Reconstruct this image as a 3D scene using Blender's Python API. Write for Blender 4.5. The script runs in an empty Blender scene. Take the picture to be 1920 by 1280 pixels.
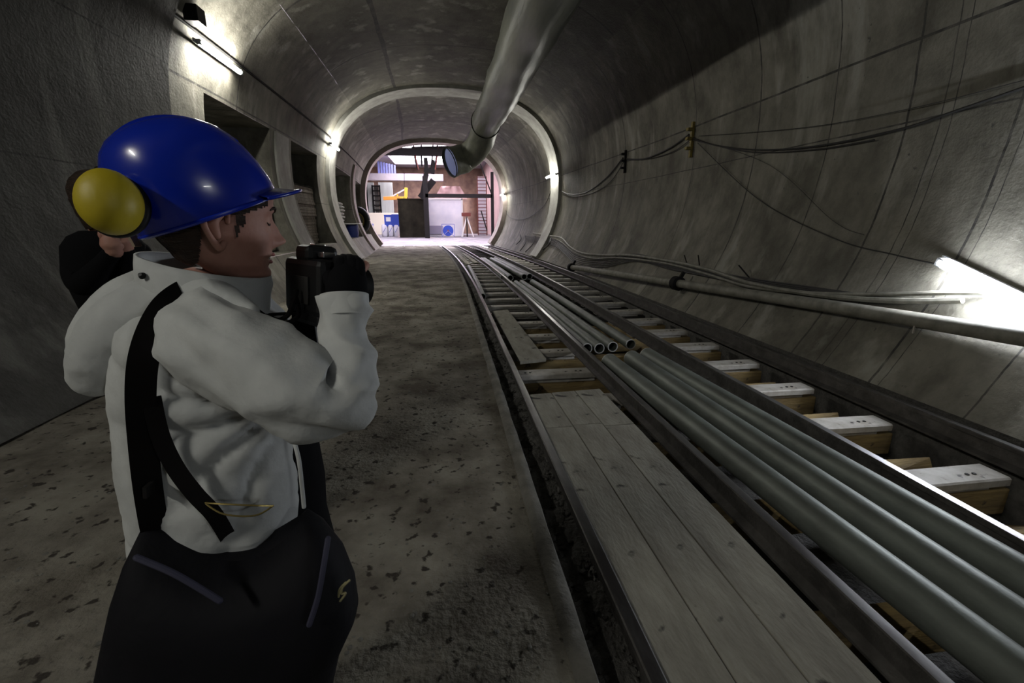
import bpy, bmesh, math, random
from mathutils import Vector, noise, Matrix
random.seed(7)
S = bpy.context.scene
COL = S.collection
PI = math.pi

# ---------------------------------------------------------------- camera
F_PX, CAM_H = 853.0, 1.45
YAW, PITCH = math.radians(7.876), math.radians(14.714)
cd = bpy.data.cameras.new('camera'); cam = bpy.data.objects.new('camera', cd); COL.objects.link(cam)
cd.sensor_width = 36.0; cd.lens = F_PX / 1920.0 * 36.0; cd.clip_start = 0.02; cd.clip_end = 300
cam.location = (0, 0, CAM_H); cam.rotation_euler = (PI / 2 - PITCH, 0, -YAW)
S.camera = cam
# ---------------------------------------------------------------- world, exposure
S.view_settings.view_transform = 'Standard'; S.view_settings.look = 'None'
S.view_settings.gamma = 1.0; S.view_settings.use_curve_mapping = False
S.view_settings.exposure = 0.0
W = bpy.data.worlds.new('sky'); S.world = W; W.use_nodes = True
bg = W.node_tree.nodes['Background']; bg.inputs[0].default_value = (0.93, 0.85, 1.0, 1); bg.inputs[1].default_value = 11.0
S.cycles.max_bounces = 6; S.cycles.diffuse_bounces = 1; S.cycles.caustics_reflective = False; S.cycles.caustics_refractive = False
S.cycles.sample_clamp_indirect = 4.0; S.cycles.use_denoising = True
LAMP_E, LAMP_NEAR_E = 225.0, 115.0

# ---------------------------------------------------------------- pixel -> place helpers
fw = Vector((math.sin(YAW) * math.cos(PITCH), math.cos(YAW) * math.cos(PITCH), -math.sin(PITCH)))
rt = Vector((math.cos(YAW), -math.sin(YAW), 0)); up = rt.cross(fw)
EYE = Vector((0, 0, CAM_H))
def ray(px, py): return fw + rt * ((px - 960) / F_PX) - up * ((py - 640) / F_PX)
def at(px, py, Y=None, Z=None, X=None):
    d = ray(px, py)
    if Y is not None: s = Y / d.y
    elif Z is not None: s = (Z - CAM_H) / d.z
    else: s = X / d.x
    return EYE + d * s
def zdep(P): return (Vector(P) - EYE).dot(fw)
def pr(P, rpx): return rpx * zdep(P) / F_PX          # a size in pixels at P, in metres
def bend(Y): return -0.0021 * max(0.0, Y - 8.0) ** 2
XC, ZC, R0, B0, NSE = 0.3, 2.65, 4.35, 3.5, 2.5
def secr(th, R=R0):
    c, s = math.cos(th), math.sin(th)
    if s <= 0: return R
    return (abs(c / R) ** NSE + abs(s / (B0 * R / R0)) ** NSE) ** (-1 / NSE)
def tun(th, Y, R=R0):
    r = secr(th, R)
    return Vector((XC + bend(Y) + r * math.cos(th), Y, ZC + r * math.sin(th)))
def wallx(z, Y, side, R=R0):                            # x of the tunnel lining at height z
    dz = z - ZC
    if dz <= 0: h = math.sqrt(max(0, R * R - dz * dz))
    else: h = R * (max(0, 1 - (dz / (B0 * R / R0)) ** NSE)) ** (1 / NSE)
    return XC + bend(Y) + side * h

# ---------------------------------------------------------------- materials
MATS = {}
def nd(t, kind, **kw):
    n = t.nodes.new(kind)
    for k, v in kw.items(): setattr(n, k, v)
    return n
def mat(name, col, rough=0.7, metal=0.0, col2=None, scale=6.0, bump=0.0, bscale=40.0, stretch=(1, 1, 1), spec=0.5,
        emit=None, es=0.0, contrast=(0.35, 0.65), coat=0.0, trans=0.0, sss=0.0, spots=None, spot_scale=9.0, spot_lo=0.62):
    m = bpy.data.materials.new(name); m.use_nodes = True; t = m.node_tree; b = t.nodes['Principled BSDF']
    b.inputs['Base Color'].default_value = (*col, 1); b.inputs['Roughness'].default_value = rough
    b.inputs['Metallic'].default_value = metal; b.inputs['Specular IOR Level'].default_value = spec
    b.inputs['Coat Weight'].default_value = coat
    if trans: b.inputs['Transmission Weight'].default_value = trans
    if sss:
        b.inputs['Subsurface Weight'].default_value = sss; b.inputs['Subsurface Radius'].default_value = (0.012, 0.004, 0.002); b.inputs['Subsurface Scale'].default_value = 1.0
    if emit:
        b.inputs['Emission Color'].default_value = (*emit, 1); b.inputs['Emission Strength'].default_value = es
    tc = nd(t, 'ShaderNodeTexCoord'); mp = nd(t, 'ShaderNodeMapping'); mp.inputs['Scale'].default_value = stretch
    t.links.new(tc.outputs['Object'], mp.inputs['Vector'])
    out = None
    if col2:
        n = nd(t, 'ShaderNodeTexNoise'); n.inputs['Scale'].default_value = scale; n.inputs['Detail'].default_value = 8; n.inputs['Roughness'].default_value = 0.62
        t.links.new(mp.outputs[0], n.inputs['Vector'])
        r = nd(t, 'ShaderNodeMapRange'); r.inputs[1].default_value, r.inputs[2].default_value = contrast
        t.links.new(n.outputs[0], r.inputs[0])
        x = nd(t, 'ShaderNodeMix', data_type='RGBA'); x.inputs[6].default_value = (*col, 1); x.inputs[7].default_value = (*col2, 1)
        t.links.new(r.outputs[0], x.inputs[0]); out = x.outputs[2]
    if spots:
        n = nd(t, 'ShaderNodeTexNoise'); n.inputs['Scale'].default_value = spot_scale; n.inputs['Detail'].default_value = 5
        t.links.new(tc.outputs['Object'], n.inputs['Vector'])
        r = nd(t, 'ShaderNodeMapRange'); r.inputs[1].default_value, r.inputs[2].default_value = spot_lo, spot_lo + 0.06
        t.links.new(n.outputs[0], r.inputs[0])
        x = nd(t, 'ShaderNodeMix', data_type='RGBA')
        if out: t.links.new(out, x.inputs[6])
        else: x.inputs[6].default_value = (*col, 1)
        x.inputs[7].default_value = (*spots, 1); t.links.new(r.outputs[0], x.inputs[0]); out = x.outputs[2]
    if out: t.links.new(out, b.inputs['Base Color'])
    if bump:
        n = nd(t, 'ShaderNodeTexNoise'); n.inputs['Scale'].default_value = bscale; n.inputs['Detail'].default_value = 7
        t.links.new(mp.outputs[0], n.inputs['Vector'])
        q = nd(t, 'ShaderNodeBump'); q.inputs['Strength'].default_value = bump; q.inputs['Distance'].default_value = 0.02
        t.links.new(n.outputs[0], q.inputs['Height']); t.links.new(q.outputs[0], b.inputs['Normal'])
    MATS[name] = m; return m

def lining_mat(name, joints, zjoints, tint=(0.235, 0.222, 0.18), tint2=(0.095, 0.089, 0.07), dark=1.0):
    """cast concrete lining: mottling, run-down streaks, dark ring joints and long joints"""
    m = bpy.data.materials.new(name); m.use_nodes = True; t = m.node_tree; b = t.nodes['Principled BSDF']
    b.inputs['Roughness'].default_value = 0.72; b.inputs['Specular IOR Level'].default_value = 0.35
    tc = nd(t, 'ShaderNodeTexCoord'); L = t.links.new
    def N(scale, detail, st, rough=0.6):
        mp = nd(t, 'ShaderNodeMapping'); mp.inputs['Scale'].default_value = st; L(tc.outputs['Object'], mp.inputs['Vector'])
        n = nd(t, 'ShaderNodeTexNoise'); n.inputs['Scale'].default_value = scale; n.inputs['Detail'].default_value = detail; n.inputs['Roughness'].default_value = rough
        L(mp.outputs[0], n.inputs['Vector']); return n.outputs[0]
    def MR(s, a, c, lo=0, hi=1):
        r = nd(t, 'ShaderNodeMapRange'); r.inputs[1].default_value = a; r.inputs[2].default_value = c; r.inputs[3].default_value = lo; r.inputs[4].default_value = hi
        L(s, r.inputs[0]); return r.outputs[0]
    def MX(f, a, c):
        x = nd(t, 'ShaderNodeMix', data_type='RGBA'); L(f, x.inputs[0])
        if isinstance(a, tuple): x.inputs[6].default_value = (*a, 1)
        else: L(a, x.inputs[6])
        x.inputs[7].default_value = (*c, 1); return x.outputs[2]
    def M(op, a, c=None):
        q = nd(t, 'ShaderNodeMath', operation=op)
        for i, v in enumerate((a, c)):
            if v is None: continue
            if isinstance(v, (int, float)): q.inputs[i].default_value = v
            else: L(v, q.inputs[i])
        return q.outputs[0]
    c = MX(MR(N(1.3, 10, (1, 1, 0.8), 0.7), 0.36, 0.64), tint, tint2)
    c = MX(MR(N(1.6, 6, (2.2, 2.2, 0.28)), 0.52, 0.70, 0, 0.6), c, (0.075, 0.07, 0.055))
    c = MX(MR(N(1.1, 5, (1.7, 1.7, 0.35)), 0.56, 0.68, 0, 0.55), c, (0.40, 0.39, 0.34))
    c = MX(MR(N(14, 4, (1, 1, 1)), 0.68, 0.74, 0, 0.8), c, (0.05, 0.05, 0.045))
    sp = nd(t, 'ShaderNodeSeparateXYZ'); L(tc.outputs['Object'], sp.inputs[0])
    wob = M('MULTIPLY', M('SUBTRACT', N(1.2, 6, (1, 0.2, 1)), 0.5), 0.07)
    yy = M('ADD', sp.outputs[1], wob); zz = M('ADD', sp.outputs[2], wob)
    acc = None
    for src, lst in ((yy, joints), (zz, zjoints)):
        for v, w in lst:
            k = M('LESS_THAN', M('ABSOLUTE', M('SUBTRACT', src, v)), w)
            acc = k if acc is None else M('MAXIMUM', acc, k)
    if acc is not None: c = MX(M('MULTIPLY', acc, MR(N(5, 3, (1, 1, 1)), 0.3, 0.6, 0.45, 1.0)), c, (0.035, 0.033, 0.03))
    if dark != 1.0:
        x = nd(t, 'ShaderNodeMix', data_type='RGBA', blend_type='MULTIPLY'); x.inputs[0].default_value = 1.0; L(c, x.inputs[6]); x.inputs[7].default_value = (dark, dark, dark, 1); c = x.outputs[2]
    L(c, b.inputs['Base Color'])
    h = M('ADD', M('MULTIPLY', N(26, 8, (1, 1, 1)), 0.5), N(3.0, 8, (1, 1, 1)))
    if acc is not None: h = M('SUBTRACT', h, M('MULTIPLY', acc, 0.8))
    q = nd(t, 'ShaderNodeBump'); q.inputs['Strength'].default_value = 0.55; q.inputs['Distance'].default_value = 0.03
    L(h, q.inputs['Height']); L(q.outputs[0], b.inputs['Normal'])
    MATS[name] = m; return m

RJ = [(12.0, .022), (8.62, .010), (6.8, .014), (5.4, .009), (4.42, .012), (4.08, .006), (3.98, .005), (3.45, .011), (3.36, .004), (2.65, .007), (16.0, .02), (24.2, .04), (1.4, .01)]
M_right = lining_mat('lining_right', RJ, [(3.17, .014), (2.42, .008)])
M_left = lining_mat('lining_left', [(7.9, .035), (10.4, .02), (24.2, .04), (3.2, .012)], [(3.62, .016), (2.05, .008)])
M_nearring = lining_mat('lining_near_ring', [(3.2, .01)], [(2.05, .008), (3.62, .01)], (0.19, 0.185, 0.165), (0.08, 0.077, 0.066), dark=.5)  # darkened copy of the lining, the dim light there put into its colour
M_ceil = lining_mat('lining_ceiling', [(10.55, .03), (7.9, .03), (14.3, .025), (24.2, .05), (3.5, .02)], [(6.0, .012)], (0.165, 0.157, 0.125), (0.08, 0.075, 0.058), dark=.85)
M_floor = mat('walkway_dust', (0.32, 0.30, 0.25), 0.95, col2=(0.12, 0.105, 0.085), scale=1.7, bump=1.0, bscale=38, spots=(0.055, 0.048, 0.04), spot_scale=17, spot_lo=0.60, spec=0.1, contrast=(.38, .62))
M_curb = mat('curb_concrete', (0.24, 0.23, 0.20), 0.9, col2=(0.12, 0.115, 0.1), scale=5, bump=0.5, bscale=30)
M_rubble = mat('dark_rubble', (0.05, 0.047, 0.042), 0.8, col2=(0.10, 0.095, 0.085), scale=12, bump=1.0, bscale=45)
M_invert = mat('ochre_invert', (0.36, 0.27, 0.12), 0.85, col2=(0.16, 0.12, 0.06), scale=3, bump=0.6, bscale=20)
M_shadetimber = mat('shaded_timber', (0.035, 0.03, 0.024), 0.9, col2=(0.02, 0.018, 0.015), scale=5, bump=0.4)  # timber copy for the far beams, shade of the deep gaps put into its colour
M_timber = mat('ochre_timber', (0.40, 0.29, 0.12), 0.8, col2=(0.17, 0.12, 0.06), scale=4, stretch=(0.4, 3, 3), bump=0.4, bscale=25, spots=(0.08, 0.06, 0.04), spot_lo=0.63)
M_plank = mat('dusty_plank', (0.34, 0.325, 0.27), 0.88, col2=(0.22, 0.205, 0.17), scale=3, stretch=(3, 1.0, 1), bump=0.25, bscale=20, spots=(0.05, 0.045, 0.04), spot_scale=7, spot_lo=0.63)
M_rail = mat('rail_steel', (0.11, 0.103, 0.095), 0.55, 0.3, col2=(0.05, 0.046, 0.042), scale=8, bump=0.35, bscale=35)
M_railtop = mat('rail_running_face', (0.5, 0.5, 0.51), 0.33, 0.9, col2=(0.15, 0.14, 0.14), scale=5, stretch=(1, 0.2, 1))
M_sleeper = mat('painted_sleeper', (0.52, 0.50, 0.46), 0.6, col2=(0.34, 0.31, 0.26), scale=6, bump=0.2, bscale=20, spots=(0.06, 0.05, 0.04), spot_scale=10, spot_lo=0.64)
M_pipe = mat('galvanised_pipe', (0.20, 0.22, 0.195), 0.5, 0.35, col2=(0.12, 0.13, 0.115), scale=5, stretch=(1, 0.5, 1), bump=0.08, bscale=50)
M_pipein = mat('pipe_rim', (0.5, 0.5, 0.48), 0.5, 0.4)
M_black = mat('black_plastic', (0.004, 0.004, 0.0045), 0.5, spec=0.3)
M_hole = mat('bolt_dark', (0.012, 0.011, 0.01), 0.8)
M_cable = mat('black_cable', (0.02, 0.019, 0.018), 0.6, bump=0.1)
M_hose = mat('grey_hose', (0.26, 0.25, 0.21), 0.6, col2=(0.13, 0.125, 0.1), scale=7)
M_tube = mat('lit_tube', (1, 1, 1), 0.4, emit=(1.0, 0.98, 0.90), es=LAMP_E)
M_tube2 = mat('lit_tube_near', (1, 1, 1), 0.4, emit=(0.86, 0.91, 1.0), es=LAMP_NEAR_E)
M_tube3 = mat('lit_tube_rear', (1, 1, 1), 0.4, emit=(0.90, 0.95, 1.0), es=120.0)
M_tray = mat('lamp_housing', (0.45, 0.46, 0.47), 0.5, 0.3)
M_duct = mat('duct_film', (0.20, 0.205, 0.155), 0.42, 0.0, col2=(0.11, 0.115, 0.10), scale=2.2, stretch=(1.6, 0.25, 1.6), bump=0.9, bscale=3.4, spec=0.5)
M_ductglow = mat('duct_mouth_light', (0.22, 0.26, 0.55), 0.6)
M_yel = mat('yellow_bracket', (0.30, 0.24, 0.05), 0.6, col2=(0.16, 0.12, 0.04), scale=20)
M_iron = mat('dark_iron', (0.012, 0.011, 0.011), 0.75, 0.0, spec=.12)
M_sackA = mat('ochre_sack', (0.40, 0.37, 0.26), 0.8, col2=(0.14, 0.13, 0.09), scale=12, bump=0.5, bscale=22)
M_sackB = mat('pale_sack', (0.62, 0.63, 0.58), 0.75, col2=(0.2, 0.2, 0.17), scale=10, bump=0.5, bscale=22)
M_board = mat('dark_board', (0.20, 0.165, 0.13), 0.9, col2=(0.08, 0.065, 0.052), scale=12, bump=0.8, bscale=40)
M_plaster = mat('gallery_concrete', (0.12, 0.118, 0.10), 0.9, col2=(0.07, 0.068, 0.06), scale=2)

# ---------------------------------------------------------------- mesh helpers
def wbase(o):
    v = Vector((0, 0, 0))
    while o is not None: v += o.location; o = o.parent
    return v
class MB:
    def __init__(s): s.v = []; s.f = []; s.m = []; s.mi = 0
    def add(s, vs, fs):
        o = len(s.v); s.v += [tuple(v) for v in vs]; s.f += [tuple(i + o for i in f) for f in fs]; s.m += [s.mi] * len(fs); return s
    def box(s, c, d, rz=0, M=None):
        c = Vector(c); h = Vector(d) / 2; R = M or Matrix.Rotation(rz, 3, 'Z')
        vs = [c + R @ Vector((x * h.x, y * h.y, z * h.z)) for x in (-1, 1) for y in (-1, 1) for z in (-1, 1)]
        return s.add(vs, [(0, 1, 3, 2), (4, 6, 7, 5), (0, 4, 5, 1), (2, 3, 7, 6), (0, 2, 6, 4), (1, 5, 7, 3)])
    def bar(s, a, b, w, h=None, upv=Vector((0, 0, 1))):
        a = Vector(a); b = Vector(b); d = (b - a); L = d.length; d.normalize()
        x = d.cross(upv)
        if x.length < 1e-4: x = Vector((1, 0, 0))
        x.normalize(); z = x.cross(d)
        M = Matrix((x, d, z)).transposed(); return s.box((a + b) / 2, (w, L, h or w), M=M)
    def sweep(s, pts, rad, n=12, cap='round', res=None, disp=None, flat=1.0, spline=True, close=False):
        P = [Vector(p) for p in pts]
        rs = list(rad) if hasattr(rad, '__len__') else [rad] * len(P)
        if spline and len(P) > 2:
            Q, RR = [], []; k = res or 6; m = len(P)
            for i in range(m - 1):
                p0, p1, p2, p3 = P[max(i - 1, 0)], P[i], P[i + 1], P[min(i + 2, m - 1)]
                r0, r1, r2, r3 = rs[max(i - 1, 0)], rs[i], rs[i + 1], rs[min(i + 2, m - 1)]
                for j in range(k):
                    u = j / k
                    f = lambda a, b_, c, d: 0.5 * ((2 * b_) + (c - a) * u + (2 * a - 5 * b_ + 4 * c - d) * u * u + (3 * b_ - a - 3 * c + d) * u ** 3)
                    Q.append(f(p0, p1, p2, p3)); RR.append(max(1e-4, f(r0, r1, r2, r3)))
            Q.append(P[-1]); RR.append(rs[-1]); P, rs = Q, RR
        elif res and len(P) == 2:
            Q = [P[0].lerp(P[1], i / res) for i in range(res + 1)]; rs = [rs[0] + (rs[1] - rs[0]) * i / res for i in range(res + 1)]; P = Q
        rings = []
        t0 = (P[1] - P[0]).normalized(); x = t0.cross(Vector((0, 0, 1)))
        if x.length < 0.05: x = t0.cross(Vector((0, 1, 0)))
        x.normalize()
        def fr(i):
            a = P[max(i - 1, 0)]; b = P[min(i + 1, len(P) - 1)]; return (b - a).normalized()
        seq = []
        if cap == 'round':
            for a in (80, 60, 40, 20): seq.append((P[0] - t0 * rs[0] * math.sin(math.radians(a)), rs[0] * math.cos(math.radians(a)), t0))
        for i in range(len(P)): seq.append((P[i], rs[i], fr(i)))
        if cap == 'round':
            t1 = fr(len(P) - 1)
            for a in (20, 40, 60, 80): seq.append((P[-1] + t1 * rs[-1] * math.sin(math.radians(a)), rs[-1] * math.cos(math.radians(a)), t1))
        vs = []
        for (c, r, t) in seq:
            x = (x - t * x.dot(t)).normalized(); y = t.cross(x)
            for k in range(n):
                a = 2 * PI * k / n; p = c + (x * math.cos(a) + y * math.sin(a) * flat) * r
                if disp: p = disp(p, (p - c).normalized())
                vs.append(p)
        fs = [(i * n + k, i * n + (k + 1) % n, (i + 1) * n + (k + 1) % n, (i + 1) * n + k) for i in range(len(seq) - 1) for k in range(n)]
        if cap in ('round', 'flat'): fs += [tuple(range(n))[::-1], tuple((len(seq) - 1) * n + k for k in range(n))]
        return s.add(vs, fs)
    def loft(s, rings, caps=(True, True)):
        n = len(rings[0]); vs = [p for r in rings for p in r]
        fs = [(i * n + k, i * n + (k + 1) % n, (i + 1) * n + (k + 1) % n, (i + 1) * n + k) for i in range(len(rings) - 1) for k in range(n)]
        if caps[0]: fs.append(tuple(range(n))[::-1])
        if caps[1]: fs.append(tuple((len(rings) - 1) * n + k for k in range(n)))
        return s.add(vs, fs)
    def grid(s, fn, us, vsq):
        vs = [fn(u, v) for u in us for v in vsq]; n = len(vsq)
        return s.add(vs, [(i * n + j, i * n + j + 1, (i + 1) * n + j + 1, (i + 1) * n + j) for i in range(len(us) - 1) for j in range(n - 1)])
    def build(s, name, m, parent=None, smooth=True, bevel=0, angle=40, base=None, sub=0):
        me = bpy.data.meshes.new(name); me.from_pydata(s.v, [], s.f); me.validate()
        ms = m if isinstance(m, (list, tuple)) else [m]
        for q in ms: me.materials.append(q)
        if len(ms) > 1 and len(s.m) == len(me.polygons):
            me.polygons.foreach_set('material_index', s.m)
        b = bmesh.new(); b.from_mesh(me); bmesh.ops.recalc_face_normals(b, faces=b.faces)
        b.to_mesh(me); b.free()
        o = bpy.data.objects.new(name, me); COL.objects.link(o)
        if base is not None:                             # move the origin to the thing's base
            base = Vector(base); me.transform(Matrix.Translation(-base)); o.location = base
        if smooth:
            me.polygons.foreach_set('use_smooth', [True] * len(me.polygons))
            if angle < 180: me.set_sharp_from_angle(angle=math.radians(angle))
        if bevel:
            q = o.modifiers.new('b', 'BEVEL'); q.width = bevel; q.segments = 2; q.limit_method = 'ANGLE'
        if sub:
            q = o.modifiers.new('s', 'SUBSURF'); q.levels = sub; q.render_levels = sub
        if parent is not None:
            o.parent = parent; me.transform(Matrix.Translation(-wbase(parent)))   # children keep location zero
        return o
def tag(o, label=None, cat=None, group=None, kind=None):
    if label: o['label'] = label
    if cat: o['category'] = cat
    if group: o['group'] = group
    if kind: o['kind'] = kind
    return o
def empty(name, loc, label, cat, group=None):
    o = bpy.data.objects.new(name, None); COL.objects.link(o); o.location = loc; o.empty_display_size = 0.05
    return tag(o, label, cat, group)
def copy_tree(o, loc=None, label=None, parent=None):
    c = o.copy(); COL.objects.link(c)
    if parent is not None: c.parent = parent
    if loc is not None: c.location = loc
    if label: c['label'] = label
    for ch in o.children: copy_tree(ch, parent=c)
    return c
def frange(a, b, n): return [a + (b - a) * i / n for i in range(n + 1)]
ORD = ['nearest', 'second nearest', 'third nearest', 'fourth nearest', 'fifth nearest', 'sixth nearest', 'seventh nearest', 'eighth nearest', 'ninth nearest', 'tenth nearest']

# ================================================================ THE SETTING
D = math.radians
YEND = 29.8
def shell(name, th0, th1, m, ya=-14.0, yb=YEND, nt=24, R=R0):
    b = MB(); b.grid(lambda th, y: tun(th, y, R), frange(th0, th1, nt), frange(ya, yb, 90))
    return tag(b.build(name, m, angle=180), kind='structure')
shell('wall_right', -math.asin((ZC - .03) / R0), D(38), M_right, nt=48)
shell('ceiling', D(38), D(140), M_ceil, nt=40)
# left lining with the four cross-passage openings
TH_L, TH_T, TH_F = D(168.0), D(205.9), D(219)
OPEN = [(9.12, 12.2), (13.84, 16.7), (19.4, 24.0), (26.2, 28.9)]
b = MB()
ys = sorted(set(frange(-14, 9.12, 30) + [y for o in OPEN for y in o] + [10.1, 11.2, 13, 14.8, 15.7, 17.4, 18, 18.7, 20.5, 21.6, 22.8, 24.8, 25.5, 27.1, 28] + [YEND]))
ths = frange(D(140), TH_L, 12) + frange(TH_L, TH_T, 12)[1:] + frange(TH_T, TH_F, 5)[1:]
for i in range(len(ys) - 1):
    for j in range(len(ths) - 1):
        yc, tc = (ys[i] + ys[i + 1]) / 2, (ths[j] + ths[j + 1]) / 2
        if TH_L < tc < TH_T and any(a < yc < c for a, c in OPEN): continue
        b.add([tun(ths[j], ys[i]), tun(ths[j], ys[i + 1]), tun(ths[j + 1], ys[i + 1]), tun(ths[j + 1], ys[i])], [(0, 1, 2, 3)])
tt = frange(TH_L, TH_T, 12)
for a, c in OPEN:
    for y in (a, c):                                    # jambs
        for j in range(12):
            p, q = tun(tt[j], y), tun(tt[j + 1], y)
            b.add([p, q, Vector((-5.1 + bend(y), y, q.z)), Vector((-5.1 + bend(y), y, p.z))], [(0, 1, 2, 3)])
    for th in (TH_L, TH_T):
        p, q = tun(th, a), tun(th, c)
        b.add([p, q, Vector((-5.1 + bend(c), c, q.z)), Vector((-5.1 + bend(a), a, p.z))], [(0, 1, 2, 3)])
bm_ = b.build('wall_left', M_left, angle=35)
tag(bm_, kind='structure')
zt = tun(TH_T, 10).z; zl = tun(TH_L, 10).z
# side gallery behind the openings
b = MB()
b.add([(-5.1, 8.6, zt), (-9.5, 8.6, zt), (-9.5, 30, zt), (-5.6, 30, zt), (-4.2, 8.6, zt), (-5.0, 30, zt)], [(0, 1, 2, 3), (4, 0, 3, 5)])
tag(b.build('floor_gallery', M_plaster, smooth=False), kind='structure')
b = MB(); b.box((-9.5, 19.3, 2.6), (.2, 22, 4.5)); b.box((-7.3, 8.5, 2.6), (4.4, .2, 4.5)); b.box((-7.6, 30, 2.6), (4.4, .2, 4.5))
b.box((-7.3, 19.3, 4.2), (4.4, 22, .2))
for y0, y1 in ((8.5, 9.12), (12.2, 13.84), (16.7, 19.4), (24, 26.2), (28.9, 30)):
    b.box((-5.2 + bend((y0 + y1) / 2), (y0 + y1) / 2, 2.5), (.2, y1 - y0, 4))
tag(b.build('wall_gallery', M_plaster, smooth=False), kind='structure')
# walkway slab and its edge, trench bed
b = MB()
def fl(x, y):
    k = 0.02 * noise.noise(Vector((x * 1.2, y * 1.2, 0))) + 0.012 * noise.noise(Vector((x * 5, y * 5, 3)))
    xx = x + bend(y) * 1.0
    return Vector((xx, y, k - 0.01))
b.grid(fl, frange(-3.75, 0.40, 46), frange(-14.3, 29.9, 300))
tag(b.build('floor', M_floor, angle=180), kind='structure')
b = MB()
pr_ = [(0.36, -.5), (0.36, 0.0), (0.385, 0.018), (0.43, 0.018), (0.44, 0.0), (0.45, -.5)]
b.grid(lambda u, y: Vector((pr_[int(u)][0] + bend(y) + .006 * noise.noise(Vector((u, y * 3, 0))), y, pr_[int(u)][1] + .008 * noise.noise(Vector((u * 3, y * 5, 1))))), range(6), frange(-14.3, 29.9, 300))
tag(b.build('trim_1', M_curb, angle=60), kind='structure')
b = MB(); b.grid(lambda x, y: Vector((x + bend(y), y, -0.10 - (0.5 if x > .66 else 0) + 0.05 * noise.noise(Vector((x * 14, y * 14, 0))))), [0.44, .46, .5, .54, .58, .62, .655, .67], frange(-14.3, 29.9, 520))
tag(b.build('floor_rubble_strip', M_rubble, angle=180), kind='structure')
b = MB()
def inv(x, y):
    return Vector((x + bend(y), y, (-0.60 + 0.03 * noise.noise(Vector((x * 4, y * 4, 2)))) if x < 3.82 else .03))
XFOOT = XC + R0 * math.cos(math.asin((ZC - .03) / R0))
b.grid(lambda x, y: inv(min(x, 3.82), y) if x < 3.9 else Vector((XFOOT + bend(y), y, .032)), frange(0.44, 3.80, 30) + [3.815, 3.95], frange(-14.3, 29.9, 200))
tag(b.build('floor_trench', M_rubble, angle=180), kind='structure')  # dark bed colour stands in for the deep shade between the sleepers
b = MB()
rs_ = random.Random(5)
def pebble(x, y, r, z):
    n = 6; c = Vector((x, y, z)); k = [1 + .35 * (rs_.random() - .5) for _ in range(n)]
    b.loft([[c + Vector((math.cos(2 * PI * i / n) * r * k[i] * f, math.sin(2 * PI * i / n) * r * k[i] * f, h * r)) for i in range(n)] for h, f in ((-.3, .8), (.1, 1), (.5, .55))])
for _ in range(2600):
    y = .9 + 12 * rs_.random() ** 1.6; x = -3.0 + 3.35 * rs_.random(); pebble(x, y, .003 + .009 * rs_.random() ** 3, fl(x, y).z + .001)
tag(b.build('grit', M_curb, smooth=False), 'fine grit and pebbles scattered over the walkway', 'grit', kind='stuff')
b = MB()
for _ in range(1500):
    y = 1.0 + 11 * rs_.random() ** 1.5; x = .455 + .19 * rs_.random(); pebble(x, y, .006 + .014 * rs_.random() ** 2, -.10)
tag(b.build('rubble', M_rubble, smooth=False), 'dark rubble filling the gap between walkway edge and leftmost rail', 'rubble', kind='stuff')
# closing wall behind the photographer
b = MB(); b.box((0, -14.2, 2.6), (12, .3, 9))
tag(b.build('wall_rear', M_plaster, smooth=False), kind='structure')
# raised concrete ribs
def rib(n, y0, y1, th0, th1, t, m):
    b = MB(); us = frange(th0, th1, 70)
    prof = [(y0, R0 + .02), (y0, R0 - t), (y1, R0 - t), (y1, R0 + .02)]
    b.grid(lambda u, k: tun(u, prof[k][0], prof[k][1]), us, [0, 1, 2, 3])
    return tag(b.build(n, m, angle=35), kind='structure')
M_rib = mat('rib_concrete', (0.36, 0.355, 0.32), 0.7, col2=(0.22, 0.215, 0.19), scale=2.2, bump=0.35, bscale=22)
M_ribp = mat('portal_concrete', (0.34, 0.29, 0.26), 0.75, col2=(0.22, 0.18, 0.16), scale=2.2, bump=0.3, bscale=22)
rib('trim_2', 18.05, 19.2, D(-37), D(217.5), .13, M_rib)
rib('trim_3', 29.0, 30.0, D(-37), D(217.5), .26, M_ribp)
rib('trim_4', 24.3, 24.9, D(160), D(217), .10, M_ribp)
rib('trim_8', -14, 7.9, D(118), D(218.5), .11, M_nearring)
rib('trim_5', 12.5, 13.5, D(168), D(217), .05, M_rib)
# ledge line that carries the lamps on the left
b = MB(); b.sweep([Vector((wallx(4.30, y, -1) + .03, y, 4.30)) for y in frange(-4, 29, 40)], .022, 6, 'flat', spline=False)
tag(b.build('conduit', M_iron), 'thin dark conduit running along the left wall above the lamps', 'conduit')

# ================================================================ LAMPS
def lamp(a, c, side, label, mt=M_tube, w=.055, off=.05):
    a, c = Vector(a), Vector(c); mid = (a + c) / 2
    t = empty('tube_lamp', mid, label, 'lamp', None)
    d = (c - a).normalized(); o = Vector((side, 0, .25)).normalized()
    b = MB(); b.bar(a - d * .06 + o * off, c + d * .06 + o * off, .035, .06); b.build('housing', M_tray, t, bevel=.006)
    for e in (a, c):
        b = MB(); b.bar(e - d * .03, e + d * .03, .07, .07); b.build('end_cap', M_tray, t, bevel=.004)
    b = MB(); b.sweep([a, c], w / 2, 14, 'flat', res=4); b.build('lit_tube', mt, t)
    return t
def wl(y, z, side, off): return Vector((wallx(z, y, side) - side * off, y, z))
lamp(wl(8.5, 4.12, -1, .17), wl(9.98, 4.12, -1, .17), -1, 'bright tube lamp high on the left wall, the nearest left one', w=.075)
lamp(wl(17.5, 4.05, -1, .22), wl(18.9, 4.05, -1, .22), -1, 'small distant tube lamp on the left end of the bright concrete rib', w=.075)
lamp(wl(18.1, 3.22, 1, .22), wl(19.5, 3.22, 1, .22), 1, 'small distant tube lamp on the right wall above sagging cables', w=.075)
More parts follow.
